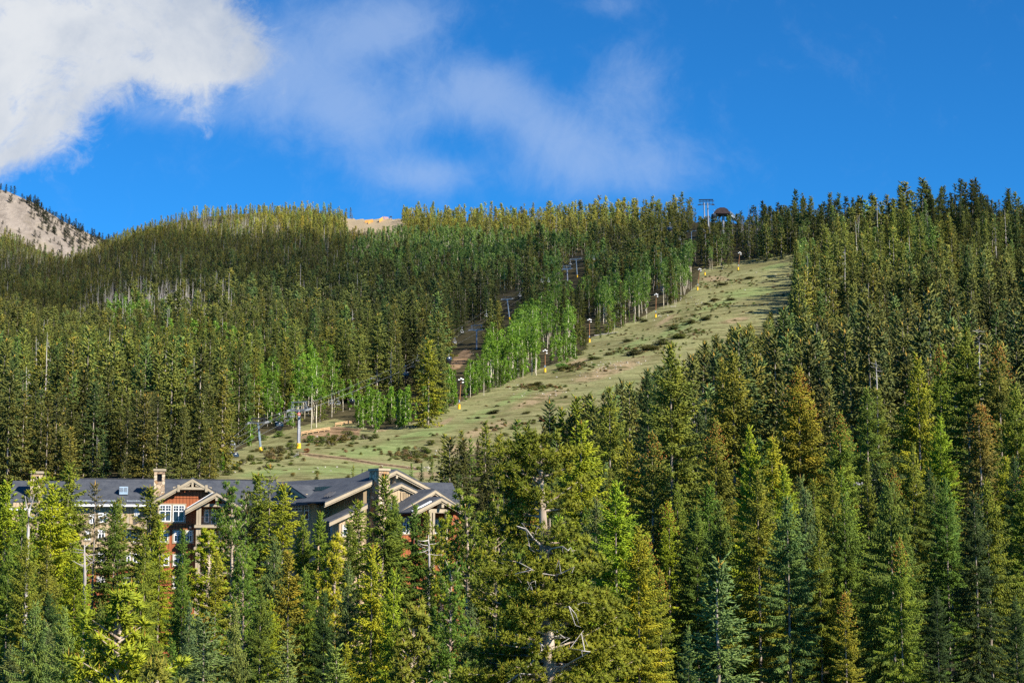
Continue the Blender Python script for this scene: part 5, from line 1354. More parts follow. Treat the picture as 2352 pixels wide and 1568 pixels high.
# flues standing on the shaded roof slope
for u, vt, vb_, yy_ in ((862 + 2, 1089, 1108, 3.2), (818, 1106, 1124, 4.2)):
    u = {864: 848, 818: 817.5}[u]
    q = RF.pt(u, vb_, yy_); qt = RF.pt(u, vt, yy_)
    m = MB(); m.tube([(q.x, yy_, q.z - .8), (q.x, yy_, qt.z - .3)], .3, 10); m.tube([(q.x, yy_, q.z + .1), (q.x, yy_, q.z + .25)], .36, 10); o = lod("flue_pipe", m, M["metal"], RF)
    c = MB(); c.tube([(q.x, yy_, qt.z - .32), (q.x, yy_, qt.z - .22), (q.x, yy_, qt.z + .05)], [.5, .5, .03], 10, False); c.build("flue_hat", M["bluepole"], o)
# back roof right of the gable
a = BR.pt(940, 1107, 5); b = BR.pt(1038.5, 1107, 5); c0 = BR.pt(925, 1152, 0); c1 = BR.pt(1058, 1152, 0)
r = MB(); r.prism([V3(c0.x, 0, c0.z), V3(c1.x, 0, c0.z), V3(b.x, 5, a.z), V3(a.x, 5, a.z)], (0, 0, -.2)); r.prism([V3(c0.x, 10, c0.z), V3(a.x, 5.003, a.z), V3(b.x, 5.003, a.z), V3(c1.x, 10, c0.z)], (0, 0, -.2)); r.prism([V3(c1.x + .004, 0, c0.z), V3(c1.x + .004, 10, c0.z), V3(b.x + .004, 5, a.z)], (0, 0, -.2)); lod("roof", r, M["shingle"], BR)
w = MB(); w.box(((c0.x + c1.x) / 2, 5, (ZB + c0.z) / 2 - .15), (c1.x - c0.x - 1, 9, c0.z - ZB - .3)); lod("wall", w, M["sid_tan"], BR)

# ---------------------------------------------------------------- the small house in the trees
p = P(2004, 1100, 240); z0 = gz(p.x, p.y)
hs = empty("cabin", (p.x, p.y, z0)); tag(hs, "small cabin with pale grey roof and brown chimney half hidden among right-hand spruces", "cabin")
zt = P(2004, 1092, 240).z - z0; zl = P(2004, 1128, 240).z - z0
m = MB(); m.prism([V3(-4, -3, 0), V3(-4, -3, zl - .2), V3(-4, 0, zt - .3), V3(-4, 3, zl - .2), V3(-4, 3, 0)], (9, 0, 0)); m.build("wall", M["sid_tan"], hs)
t = NT("pale_shingles"); f_ = t.ramp(t.noise(t.scaled(t.obj(), (2, 5, 5)), 3, 3), .3, .7); M["paleroof"] = t.pbr(t.mix(f_, (.24, .23, .23), (.33, .31, .31)), .9, .1)
m = MB()
for s in (-1, 1): m.prism([V3(-4.6, s * 3.6, zl - .4), V3(-4.6, -s * .02, zt), V3(-4.6, -s * .02, zt - .18), V3(-4.6, s * 3.6, zl - .58)], (10.4, 0, 0))
m.build("roof", M["paleroof"], hs)
m = MB(); m.box((.1, 1., zt + .2), (.7, .7, 2.4)); co = m.build("chimney", M["brownroof"], hs); m = MB(); m.box((.1, 1., zt + 1.5), (.85, .85, .2)); m.build("chimney_cap", M["white"], co)

# ---------------------------------------------------------------- the two lifts
LINE = Vector((.42, .9, 0)).normalized(); ARM = Vector((.93, -.36, 0)).normalized()
def upd(v, L): return Vector((v.x, v.y, v.z))
def tower(label, ub, vb, ut, vt, half_px, r0, gond, Y=None, pad=True, group="lift towers up the slope"):
    g = on_ground(ub, vb) if Y is None else P(ub, vb, Y)
    if Y is not None: g.z = min(g.z, gz(g.x, g.y) + 1.5)
    top = P(ut, vt, g.y)
    e = empty("lift_tower", tuple(g)); tag(e, label, "lift tower", group)
    o = top - g; H = o.length; half = half_px / F * g.y
    mat = M["greypole"] if gond else M["bluepole"]
    mb = MB(); pr = [r0, r0 * .97, r0 * .96, r0 * .82, r0 * .8, r0 * .72]; ts = [-.08, .3, .52, .56, .8, 1.0]
    mb.tube([o * t for t in ts], pr, 12)
    if gond:
        for t in (.16, .55): mb.tube([o * (t - .008), o * (t + .008)], r0 * 1.12, 12)
    mb.build("pole", mat, e)
    if pad:
        m = MB(); m.tube([o * (-.03), o * .13], [r0 * 1.65, r0 * 1.5], 12, False); m.build("pad", M["yellow"], e)
    ld = MB(); off = ARM * (r0 * 1.05)
    for s in (-.2, .2): ld.bar(off + LINE * s + o * .15, off * .85 + LINE * s + o * .98, .05, .05)
    for k in range(int(H / .7)): ld.bar(off + LINE * -.2 + o * (.15 + .83 * k / (H / .7)), off + LINE * .2 + o * (.15 + .83 * k / (H / .7)), .05, .05)
    ld.build("ladder", M["metal"], e)
    a = MB(); a.bar(o - ARM * half, o + ARM * half, .42 if gond else .34, .5 if gond else .36)
    for s in (-1, 1): a.bar(o * .93 + ARM * 0, o + ARM * (s * half * .45), .2, .2)
    a.build("crossarm", M["metal"], e)
    for s in (-1, 1):
        c = o + ARM * (s * half); m = MB(); n = 6 if gond else 4
        m.bar(c - LINE * (.42 * n / 2 + .2) + Vector((0, 0, -.1 - .12 * n / 2)), c + LINE * (.42 * n / 2 + .2) + Vector((0, 0, .0 + .12 * n / 2)), .16, .22)
        for k in range(n):
            q = c + LINE * (.5 * (k - (n - 1) / 2)) + Vector((0, 0, .2 + .13 * (k - (n - 1) / 2))); m.tube([q - ARM * .07, q + ARM * .07], .25, 10, False)
        for d in (.35, ): m.bar(c + ARM * (s * d) - LINE * 1.5 + Vector((0, 0, -.35)), c + ARM * (s * d) + LINE * 1.5 + Vector((0, 0, .35)), .3, .05)
        m.build("sheave_train", M["metal"], e)
    fr = MB(); up = Vector((0, 0, 2.3 if gond else 1.3))
    for s in (-1, 1):
        b = o + ARM * (s * half * .72)
        fr.bar(b - ARM * .5, b + up, .13, .13); fr.bar(b + ARM * .5, b + up, .13, .13)
    fr.bar(o - ARM * half * .85 + up, o + ARM * half * .85 + up, .2, .26)
    for s in (-1, 1):
        for k in (.25, 1.1): fr.bar(o + LINE * s * .5 - ARM * half * .8 + Vector((0, 0, k)), o + LINE * s * .5 + ARM * half * .8 + Vector((0, 0, k)), .06, .06)
    for k in range(7):
        q = o + ARM * half * (.8 * (k / 3 - 1)); fr.bar(q + LINE * .5 + Vector((0, 0, .1)), q + LINE * .5 + Vector((0, 0, 1.1)), .05, .05)
    fr.build("work_platform", M["metal"] if gond else M["dark"], e)
    return dict(e=e, g=g, top=top, half=half, o=o)
G1 = tower("big grey tower with yellow foot pad and red round emblem, standing on the grass", 685.4, 1029.7, 686.9, 942, 24, .43, True)
mb = MB(); q = G1["o"] * .9 + Vector((0, 0, 0)); d = Vector((.25, -.97, 0)); c = q + d * .345
mb.tube([c, c + d * .04], .42, 16, False); so = mb.build("round_emblem", M["red"], G1["e"])
mb = MB(); x = Vector((.97, .25, 0)); c2 = c + d * .045
mb.prism([c2 + x * -.22 + Vector((0, 0, -.14)), c2 + x * .2 + Vector((0, 0, -.14)), c2 + x * .0 + Vector((0, 0, .2))], d * .01); mb.build("white_mark", M["white"], so)
T1 = tower("blue-grey leaning tower with yellow foot pad left of the big grey one", 598.6, 1035.8, 592.6, 971, 22.5, .3, False)
G2 = tower("grey-white tower over the brown dirt clearing", 1094.6, 803, 1094.6, 757.5, 17, .42, True, None, False)
G3 = tower("grey tower beside a dark spruce, high in the aspens", 1304, 664, 1302.7, 618, 11, .42, True, None, False)
T2 = tower("blue tower rising from the bright young aspens", 872.5, 914, 870, 868, 16.5, .3, False, None, False)
T3 = tower("slim blue tower leaning, yellow pad showing above the aspens", 1170.7, 735, 1164.8, 687, 13, .3, False)
T4 = tower("small blue tower with yellow pad high above the rear aspens", 1326, 637, 1323, 595, 13, .3, False)
T5 = tower("little steel tower among the dark spruces under the summit station", 1588.5, 562, 1588, 531, 10, .28, False, None, False)
T0 = tower("tower head peeking over the lodge ridge behind the red gable", 454, 1130, 441, 1092, 14, .3, False, 400, False)
# double-legged tower on the skyline
g = on_ground(1622, 560); e = empty("lift_tower", tuple(g)); tag(e, "tall two-legged steel tower on the skyline", "lift tower", "lift towers up the slope")
k = g.y / F; q = lambda u, v: P(u, v, g.y) - g
for a, b in ((1619.5, 1617), (1628, 1625)):
    m = MB(); m.tube([q(a, 575), q(a - .5, 520), q(a - .8, 519), q(b, 466)], [.62, .6, .5, .46], 10); m.build("leg", M["greypole"], e)
m = MB()
for z in (470, 463): m.bar(q(1605, z), q(1640, z - 1), .6, .45)
for u in (1608, 1615, 1622, 1629, 1637): m.bar(q(u, 470), q(u, 459), .25, .25)
m.bar(q(1605, 459), q(1638, 458.5), 2.2, .3); m.build("crossarm", M["dark"], e)
for u in (1606, 1638):
    m = MB(); c = q(u, 471); m.bar(c - LINE * 3 + Vector((0, 0, -.6)), c + LINE * 3 + Vector((0, 0, .6)), .3, .3)
    for i in range(8):
        w_ = c + LINE * (.7 * (i - 3.5)) + Vector((0, 0, .3 + .14 * (i - 3.5))); m.tube([w_ - ARM * .08, w_ + ARM * .08], .3, 8, False)
    m.build("sheave_train", M["dark"], e)
G4 = dict(top=P(1622, 470, g.y), half=16 / F * g.y)
# top station
sY = g.y + 25; s0 = P(1661, 530, sY)
e = empty("lift_station", tuple(s0)); tag(e, "brown round-hooded lift station with blue tail roof on the skyline", "lift station")
q = lambda u, v, dy=0.: P(u, v, sY + dy) - s0
m = MB(); prof = [(1640, 492), (1641, 486), (1646, 480), (1654, 476.5), (1664, 476.5), (1671, 480), (1676, 487), (1677, 492)]
m.prism([q(u, v, -4) for u, v in prof], (0, 9, 0)); m.build("hood", M["brownroof"], e)
m = MB(); m.bar(q(1641, 493.5), q(1680, 494), 8, .7); m.build("soffit", M["dark"], e)
m = MB(); m.tube([q(1661, 545), q(1661, 512), q(1661, 494)], [1.0, .9, .75], 12); m.build("leg", M["greypole"], e)
m = MB(); m.prism([q(1677, 484, -3), q(1703, 507, -3), q(1703, 510, -3), q(1677, 488, -3)], (0, 6, 0)); m.build("tail_roof", M["bluepole"], e)
m = MB(); m.prism([q(1677, 489, -2.9), q(1702, 511, -2.9), q(1702, 513, -2.9), q(1677, 494, -2.9)], (0, 5.8, 0)); m.build("tail_wall", M["white"], e)

def cabin_shape():
    out = {}
    m = MB(); n = 16; secs = [(-1.15, .62), (-1.05, .78), (-.55, .98), (.1, 1.03), (.75, .97), (1.0, .8), (1.08, .55)]
    vs, fs = [], []
    for z, r in secs:
        for k in range(n):
            a = 2 * PI * k / n; c, s = math.cos(a), math.sin(a); p_ = 3.2
            rr_ = 1 / (abs(c) ** p_ + abs(s) ** p_) ** (1 / p_)
            vs.append((c * rr_ * r * 1.12, s * rr_ * r * .95, z))
    for i in range(len(secs) - 1):
        for k in range(n): fs.append((i * n + k, i * n + (k + 1) % n, (i + 1) * n + (k + 1) % n, (i + 1) * n + k))
    fs.append(tuple(range(n - 1, -1, -1))); fs.append(tuple((len(secs) - 1) * n + k for k in range(n)))
    m.add(vs, fs, True); out["body"] = m.mesh("body", M["cabin"])
    m = MB()
    for s in (-1, 1):
        for x in (-.52, .52): m.box((x, s * .955, .33), (.82, .07, .72))
    for s in (-1, 1): m.box((s * 1.135, 0, .33), (.07, 1.3, .72))
    out["pane"] = m.mesh("pane", M["glass"])
    m = MB()
    for s in (-1, 1): m.bar((-1.0, s * .55, 1.12), (1.0, s * .55, 1.12), .07, .07)
    for x in (-.95, .95): m.bar((x, -.6, 1.12), (x, .6, 1.12), .07, .07)
    m.tube([(0, 0, 1.1), (0, 0, 1.5), (.22, 0, 1.9), (.26, 0, 2.9), (.05, 0, 3.25)], .075, 8); m.box((.02, 0, 3.3), (.3, .8, .28)); out["hanger"] = m.mesh("hanger", M["metal"])
    m = MB(); m.box((0, 0, -1.2), (1.2, 1.4, .08)); m.bar((-1.2, -.95, -.75), (1.2, -.95, -.75), .12, .05); out["skid"] = m.mesh("skid", M["dark"])
    return out
CS = cabin_shape()
def gondola(u, v, Y, w_px, rz, label):
    p = P(u, v, Y); s = w_px / F * Y / 2.3
    e = empty("gondola_cabin", tuple(p), rz); e.scale = (s,) * 3; tag(e, label, "gondola cabin", "gondola cabins on the lift line")
    for k, me in CS.items(): link_mesh(k, me, e)
for a in ((537.5, 1048.5, 440, 20.5, .35, "lowest black gondola cabin, hanging over the grass behind the lodge"), (640, 978, 470, 19.5, .4, "black gondola cabin between the blue and big grey towers"), (808.5, 922, 560, 12, 1.3, "narrow side-on gondola cabin before the young aspens"), (930.5, 862, 620, 16, .45, "gondola cabin right of the blue aspen tower, left of the lone spruce"),
          (1030, 826, 680, 14, .45, "gondola cabin over the dirt clearing right of the lone spruce"), (1538.5, 526, 930, 10, .5, "small gondola cabin high in the trees left of the skyline tower"), (1639, 496, 1035, 10, .5, "gondola cabin right under the summit station hood")):
    gondola(*a)
def chair_shape():
    out = {}
    m = MB(); m.tube([(0, 0, 3.0), (0, 0, 1.6), (.05, 0, 1.3), (0, 0, .95)], .07, 7)
    for s in (-1, 1): m.tube([(0, 0, 1.5), (s * .8, 0, 1.35), (s * 1.08, .1, .9), (s * 1.08, .05, 0.), (s * 1.05, -.45, -.15)], .06, 6)
    m.box((0, 0, 3.05), (.2, .5, .2)); out["frame"] = m.mesh("frame", M["metal"])
    m = MB(); m.box((0, -.25, -.1), (2.1, .55, .12)); out["seat"] = m.mesh("seat", M["dark"])
    m = MB(); m.box((0, .06, .3), (2.1, .08, .5)); out["backrest"] = m.mesh("backrest", M["dark"])
    m = MB(); m.tube([(-1, -.1, .5), (-.95, -.65, .35), (.95, -.65, .35), (1, -.1, .5)], .04, 6); m.bar((-.4, -.65, .35), (-.4, -.8, -.5), .05, .05); m.bar((.4, -.65, .35), (.4, -.8, -.5), .05, .05); out["safety_bar"] = m.mesh("safety_bar", M["metal"])
    return out
CH = chair_shape()
for (u, v, Y, rz, label) in ((519, 1016, 440, .5, "empty chair just above the lowest gondola cabin"), (534, 1022, 445, .9, "chair partly in front of the lowest cabin's hanger"), (657, 966, 480, .9, "chair behind the cabin between the two big towers"), (669.5, 957, 480, .3, "chair hanging against the big grey tower's left side"), (761, 926, 560, .3, "left chair of the pair right of the big grey tower"), (776, 928, 560, .3, "right chair of the pair right of the big grey tower"),
    (949, 843, 640, .4, "chair above the gondola cabin left of the lone spruce"), (959, 829, 650, .4, "upper chair behind the cabin left of the lone spruce"), (1044.5, 787, 720, .4, "lower chair over the dirt clearing"), (1061, 763, 740, .4, "upper chair left of the grey-white clearing tower"), (1117, 726, 790, .4, "left chair below the slim blue leaning tower"), (1128, 728, 790, .4, "right chair below the slim blue leaning tower"),
    (1194, 680, 860, .4, "chair right of the slim blue leaning tower's head"), (1244, 648, 920, .4, "left chair before the aspen patch left of the grey aspen tower"), (1260, 647, 920, .4, "right chair before the aspen patch left of the grey aspen tower"), (1310, 606, 960, .4, "chair just above the grey tower in the aspens"), (1364, 596, 1000, .4, "chair against the dark gap right of the small blue tower"), (1562, 551, 1050, .4, "chair in the dark spruces left of the little steel tower"), (388, 1084, 400, .5, "chair behind the middle stone chimney above the roof ridge")):
    p = P(u, v, Y); e = empty("lift_chair", (p.x, p.y, p.z), rz); e.scale = (.72,) * 3; tag(e, label, "lift chair", "chairs on the chairlift")
    for k, me in CH.items(): link_mesh(k, me, e)
def cable(pts, label, sag=.004):
    m = MB(); out = []
    for a, b in zip(pts[:-1], pts[1:]):
        L = (b - a).length
        for i in range(10):
            t = i / 10; out.append(a.lerp(b, t) - Vector((0, 0, 4 * sag * L * t * (1 - t))))
    out.append(pts[-1]); m.tube(out, .035, 5)
    o = m.build("haul_cable", M["cablem"]); tag(o, label, "cable", "lift cables")
def head(t, s): return t["top"] + ARM * (s * t["half"]) + Vector((0, 0, .1))
cable([P(300, 1122, 385), head(G1, -1), head(G2, -1), head(G3, -1), head(G4, -1), P(1650, 490, sY)], "gondola cable passing the left side of the grey towers")
cable([P(310, 1140, 385), head(G1, 1), head(G2, 1), head(G3, 1), head(G4, 1), P(1660, 490, sY)], "gondola cable passing the right side of the grey towers")
cable([P(330, 1118, 380), head(T0, -1), head(T1, -1), head(T2, -1), head(T3, -1), head(T4, -1), head(T5, -1)], "chairlift cable on the left ends of the blue towers' arms")
cable([P(330, 1124, 380), head(T0, 1), head(T1, 1), head(T2, 1), head(T3, 1), head(T4, 1), head(T5, 1)], "chairlift cable on the right ends of the blue towers' arms")

# ---------------------------------------------------------------- along the run
def flood(ub, vb, ut, vt, label, pad=True, wood=True):
    g = on_ground(ub, vb); o = P(ut, vt, g.y) - g
    e = empty("floodlight_pole", tuple(g)); tag(e, label, "floodlight pole", "floodlight poles along the run")
    m = MB(); m.tube([o * -.05, o * .5, o], [.2, .17, .13], 8); m.build("pole", M["rust"], e)
    if pad: m = MB(); m.tube([Vector((0, 0, -.4)), Vector((0, 0, 1.55))], [.5, .44], 10, False); m.build("pad", M["yellow"], e)
    m = MB(); m.box(tuple(o * .2 + Vector((0, -.25, .6))), (.35, .25, .9)); m.build("control_box", M["bluepole"], e)
    for dx, dz in ((-.7, 0), (.65, .1), (.65, -.9), (0, .45)):
        m = MB(); c = o + Vector((dx, -.1, dz)); m.tube([c + Vector((-.28, -.3, -.1)), c + Vector((.28, .05, .06))], [.27, .16], 9, False); m.bar(o + Vector((0, 0, dz)), c, .1, .1); m.build("lamp_head", M["white"], e)
flood(1054.4, 939, 1059, 872, "nearest floodlight pole with yellow pad beside the young aspens")
flood(1251.8, 855, 1252, 806, "floodlight pole before the tall bright aspens, second up the run")
flood(1353.8, 786, 1354, 735, "floodlight pole at the aspen clump's right end, third up the run")
flood(1506, 729, 1507, 677, "floodlight pole against the dark trunks, fourth up the run")
flood(1602, 666, 1607, 619, "floodlight pole at the corner of the upper aspens")
flood(1695.4, 620, 1699, 581, "highest floodlight pole, in front of the dark spruces near the run's top")
g = on_ground(1619, 631.5); e = empty("padded_post", tuple(g)); tag(e, "low yellow-padded post at the forest edge by the upper run", "post")
m = MB(); m.tube([Vector((0, 0, -.4)), Vector((0, 0, 1.4))], [.55, .5], 10, False); m.build("pad", M["yellow"], e); m = MB(); m.tube([Vector((0, 0, 1.6)), Vector((0, 0, 3.2))], .14, 8); m.build("post", M["rust"], e)
def rail(p0, p1, label, posts=5):
    a = on_ground(*p0); b = on_ground(*p1, a.y - 30, a.y + 60)
    e = empty("log_fence", tuple(a)); tag(e, label, "fence"); d = b - a
    m = MB()
    for k in (.55, 1.0): m.tube([Vector((0, 0, k)), d * .5 + Vector((0, 0, k + .06)), d + Vector((0, 0, k))], .2, 7)
    m.build("rail", M["wood"], e)
    for i in range(posts):
        m = MB(); q = d * (i / (posts - 1)); m.tube([q + Vector((0, 0, -.6)), q + Vector((0, 0, 1.25))], .16, 7); m.build("post", M["wood"], e)
rail((692, 1001), (757, 990), "brown log fence right behind the big grey tower", 6)
rail((770, 979), (812, 974), "pale log rail fence further right by the young spruces", 4)
# willow bushes
def bush_mesh(seed):
    V, Fc, sh, _ = aspen_crown(1.0, seed, 1500, .038, .05, .42, True)
    V = V * np.array([1.5, 1.3, 1.0])
    me = raw_mesh("bush", V, Fc, 4); at = me.attributes.new("shade", "FLOAT", "FACE"); at.data.foreach_set("value", sh.astype(np.float32)); me.materials.append(M["leaves"])
    rs = np.random.RandomState(seed); m = MB()
    for i in range(26):
        a = rs.uniform(0, 6.3); r = rs.uniform(.1, .8); m.tube([(0, 0, -.2), (math.cos(a) * r * .5, math.sin(a) * r * .5, .45), (math.cos(a) * r, math.sin(a) * r, .95 * rs.uniform(.6, 1.05))], [.02, .014, .005], 4)
    return me, m.mesh("stems", M["bark"])
BM = [bush_mesh(s) for s in (201, 202, 203)]
wg = (.15, .18, .04); wd = (.13, .135, .045); wr_ = (.3, .13, .04); wy = (.2, .19, .045); wb = (.13, .23, .035)
BUSH = [(618, 1052, 32, 16, wd, "dark"), (645, 1040, 34, 17, wg, "green"), (668, 1030, 30, 15, wg, "green"), (575, 1058, 26, 14, wg, "green"), (556, 1066, 26, 13, wd, "dark"), (540, 1078, 30, 14, wg, "green"), (520, 1090, 34, 15, wg, "green"), (712, 1014, 26, 16, wb, "bright"), (735, 1018, 34, 17, wg, "green"), (765, 1014, 34, 16, wg, "green"), (790, 1012, 30, 14, wy, "yellowish"), (705, 1038, 16, 10, wr_, "rust-red"), (760, 1022, 26, 12, wy, "straw-coloured"), (812, 1010, 26, 11, wg, "green"), (838, 1008, 24, 11, wd, "dark"), (862, 1005, 24, 10, wg, "green"), (615, 1075, 24, 10, wd, "dark"),
        (950, 1050, 32, 16, wg, "green"), (975, 1040, 30, 16, wg, "green"), (960, 1062, 24, 10, wy, "yellowish"), (990, 1022, 24, 12, wg, "green"), (1136, 948, 34, 8, wd, "dark"), (1232, 886, 40, 10, wd, "dark"), (1215, 889, 20, 7, wd, "dark"), (1098, 961, 20, 5, wd, "dark"), (1142, 934, 14, 4, wd, "dark"), (1300, 848, 40, 8, wd, "olive"), (1330, 840, 40, 8, wd, "olive"), (1365, 826, 40, 7, wg, "olive"), (1460, 815, 50, 10, wd, "olive"), (1490, 802, 56, 12, wd, "olive"), (1525, 790, 50, 12, wd, "olive"), (1560, 776, 46, 10, wg, "olive"), (1550, 755, 40, 8, wd, "olive"), (1590, 742, 40, 8, wd, "olive"), (1620, 735, 36, 7, wd, "olive"),
        (1440, 785, 30, 6, wd, "olive"), (1400, 815, 30, 6, wd, "olive"), (1180, 985, 26, 8, wy, "straw-coloured"), (1245, 968, 24, 7, wr_, "reddish"), (1160, 1000, 22, 8, wg, "green"), (1210, 950, 22, 6, wd, "dark"), (1680, 690, 30, 5, wd, "olive"), (1640, 690, 30, 5, wd, "olive"), (1660, 655, 30, 4, wd, "olive"), (1480, 738, 24, 5, wd, "dark"), (1540, 718, 24, 5, wd, "dark"), (1720, 640, 30, 4, wd, "olive"), (1620, 700, 24, 5, wd, "olive"), (800, 1000, 30, 12, wg, "green"), (600, 1010, 30, 13, wb, "bright"), (640, 1003, 26, 13, wb, "bright"), (1290, 845, 34, 12, wb, "bright"), (1330, 815, 26, 12, wg, "green"), (1400, 762, 26, 10, wg, "green"), (1465, 738, 26, 10, wg, "green")]
marks = [(685, 1030, "the big grey tower's foot"), (598, 1036, "the blue leaning tower's foot"), (760, 985, "the log fences"), (960, 1050, "the end gable's ridge"), (1054, 939, "the nearest floodlight pole"), (1252, 855, "the second floodlight pole"), (1354, 786, "the third floodlight pole"), (1506, 729, "the fourth floodlight pole"), (1602, 666, "the fifth floodlight pole"), (1541, 780, "the tall pale-trunked spruce"), (1187, 960, "the broad pointed spruce"), (520, 1095, "the ridge above the porch"), (1695, 620, "the top floodlight pole")]
near_m = {}
for i, b in enumerate(BUSH):
    mk = min(marks, key=lambda m_: math.hypot(m_[0] - b[0], (m_[1] - b[1]) * 2)); near_m.setdefault(mk[2], []).append((b[0], i, mk))
blabel = {}
for k, l in near_m.items():
    l.sort()
    for j, (u, i, mk) in enumerate(l):
        w_ = "low wide" if BUSH[i][3] < 9 else "rounded"
        blabel[i] = f"{w_} {BUSH[i][5]} bush, {ORD[j]} from left near {k}" if len(l) > 1 else f"{w_} {BUSH[i][5]} bush near {k}"
br_ = np.random.RandomState(12)
for i, (u, v, w_, h_, c, nm) in enumerate(BUSH):
    g = on_ground(u, v + h_ * .1); s = g.y / F
    e = empty("willow_bush", (g.x, g.y, g.z - .1), br_.uniform(0, 6)); e.scale = (w_ * s / 1.15, w_ * s / 1.3, h_ * s * 1.05); tag(e, blabel[i], "bush", "willow bushes on the run")
    a, b = BM[br_.randint(3)]; o = link_mesh("foliage", a, e); o["tint"] = tuple(x * br_.uniform(.85, 1.15) for x in c); link_mesh("stems", b, e)
# pale stones and fallen wood lying about: too many to count
def low_brush():
    r = np.random.RandomState(77); coll = bpy.data.collections.new("brush_shapes")
    for i, (a, b) in enumerate(BM): coll.objects.link(bpy.data.objects.new("brush_%d" % i, a))
    pts, scl, rot, ids, tint = [], [], [], [], []
    patches = [(1450, 800, 60, 14), (1530, 785, 60, 14), (1590, 760, 50, 14), (1310, 845, 60, 9), (1650, 700, 70, 18), (1560, 725, 50, 10), (1700, 640, 70, 14), (620, 1050, 60, 22), (750, 1018, 70, 12), (950, 1050, 40, 20), (1400, 770, 60, 8), (1240, 890, 50, 6), (1180, 985, 60, 12), (1640, 660, 40, 20)]
    k = 0
    while k < 3200:
        if r.rand() < .55:
            q_ = patches[r.randint(len(patches))]; u = q_[0] + r.normal(0, q_[2] * .6); v = q_[1] + r.normal(0, q_[3] * .6)
        else: u = r.uniform(500, 1830); v = r.uniform(596, 1104)
        k += 1
        if not inpoly([u], [v], RUN)[0]: continue
        g_ = on_ground(u, v, 330, 1160)
        if math.sin(g_.x * .09 + 2 * math.sin(g_.y * .05)) + math.sin(g_.y * .13 + g_.x * .03) < r.uniform(-1.6, 1.2): continue
        w_ = r.uniform(.6, 1.9); pts.append(tuple(g_ - Vector((0, 0, .08)))); scl.append((w_, w_ * r.uniform(.7, 1.2), r.uniform(.25, .95))); rot.append((0, 0, r.uniform(0, 6))); ids.append(r.randint(3))
        c_ = [(.2, .2, .065), (.28, .24, .1), (.17, .21, .055), (.34, .27, .13), (.13, .135, .045)][r.randint(5)]; tint.append(tuple(x * r.uniform(.8, 1.25) for x in c_))
    forest("low_brush", "low scrubby brush tufts dotting the ski run", "brush", pts, scl, rot, ids, tint, coll)
low_brush()
def scatter_stones():
    m = MB(); r = np.random.RandomState(31)
    spots = [(1390, 842, 60, 10, 60), (1250, 905, 70, 6, 40), (1180, 890, 40, 6, 20), (1420, 835, 50, 5, 50), (1515, 725, 14, 4, 18), (970, 1075, 30, 4, 30), (1480, 735, 20, 5, 14), (1600, 690, 20, 16, 26), (1680, 650, 60, 20, 26), (1750, 625, 50, 10, 14), (760, 1080, 110, 10, 30), (720, 1005, 14, 3, 14), (1090, 815, 14, 12, 14), (1000, 1050, 60, 20, 24), (1350, 860, 60, 12, 30), (1650, 618, 30, 4, 14)]
    for (u, v, a, b, n) in spots:
        for i in range(n // 2):
            g = on_ground(u + r.normal(0, a * .6), v + r.normal(0, b * .6)); sz = r.uniform(.1, .34) * (g.y / 800) ** .5
            vs = [Vector((x, y, z)) for x in (-1, 1) for y in (-1, 1) for z in (-1, 1)]; R_ = Matrix.Rotation(r.uniform(0, 6), 3, Vector(r.normal(0, 1, 3)).normalized())
            vs = [R_ @ (q_ * r.uniform(.6, 1.1)) * sz + g for q_ in vs]
            m.add(vs, [(0, 1, 3, 2), (4, 6, 7, 5), (0, 4, 5, 1), (2, 3, 7, 6), (0, 2, 6, 4), (1, 5, 7, 3)])
    o = m.build("rubble", M["stone_pale"]); tag(o, "pale loose stones strewn over the ski run", "stones", None, "stuff")
scatter_stones()
print("TOWERS", [(round(x["g"].y), [round(c) for c in proj(*x["g"])]) for x in (G1, T1, G2, G3, T2, T3, T4, T5, T0)], round(G4["top"].y))
def log(u0, v0, u1, v1, label, r=.22, Y=None, lift=.3):
    a = on_ground(u0, v0) if Y is None else P(u0, v0, Y); b = P(u1, v1, a.y - 1)
    m = MB(); d = b - a; m.tube([Vector((0, 0, lift)), d * .5 + Vector((0, 0, lift)), d + Vector((0, 0, lift))], [r, r * .85, r * .5], 7)
    for k in (.3, .55, .75): m.tube([d * k + Vector((0, 0, lift)), d * k + Vector((.3, -.2, lift + .9))], [r * .4, .03], 5)
    o = m.build("fallen_log", M["deadbark"]); o.location = a; tag(o, label, "log", "fallen logs")
log(1540, 706, 1583, 705, "long pale log lying below the tall aspen trunks")
log(1562, 690, 1578, 704, "pale log leaning down among the aspen trunks' feet", .2)
log(1365, 772, 1420, 764, "thin fallen trunk on the dark soil under the forest edge")
log(1767, 698, 1782, 714, "white fallen trunk leaning over at the run's right edge", .3)
log(500 + 175, 1051, 516 + 170, 1046, "short grey log lying in the grass near the big tower", .2)
log(1362, 704, 1378, 724, "slanting dead pole leaning in the forest edge by the third floodlight", .16, None, 1.2)
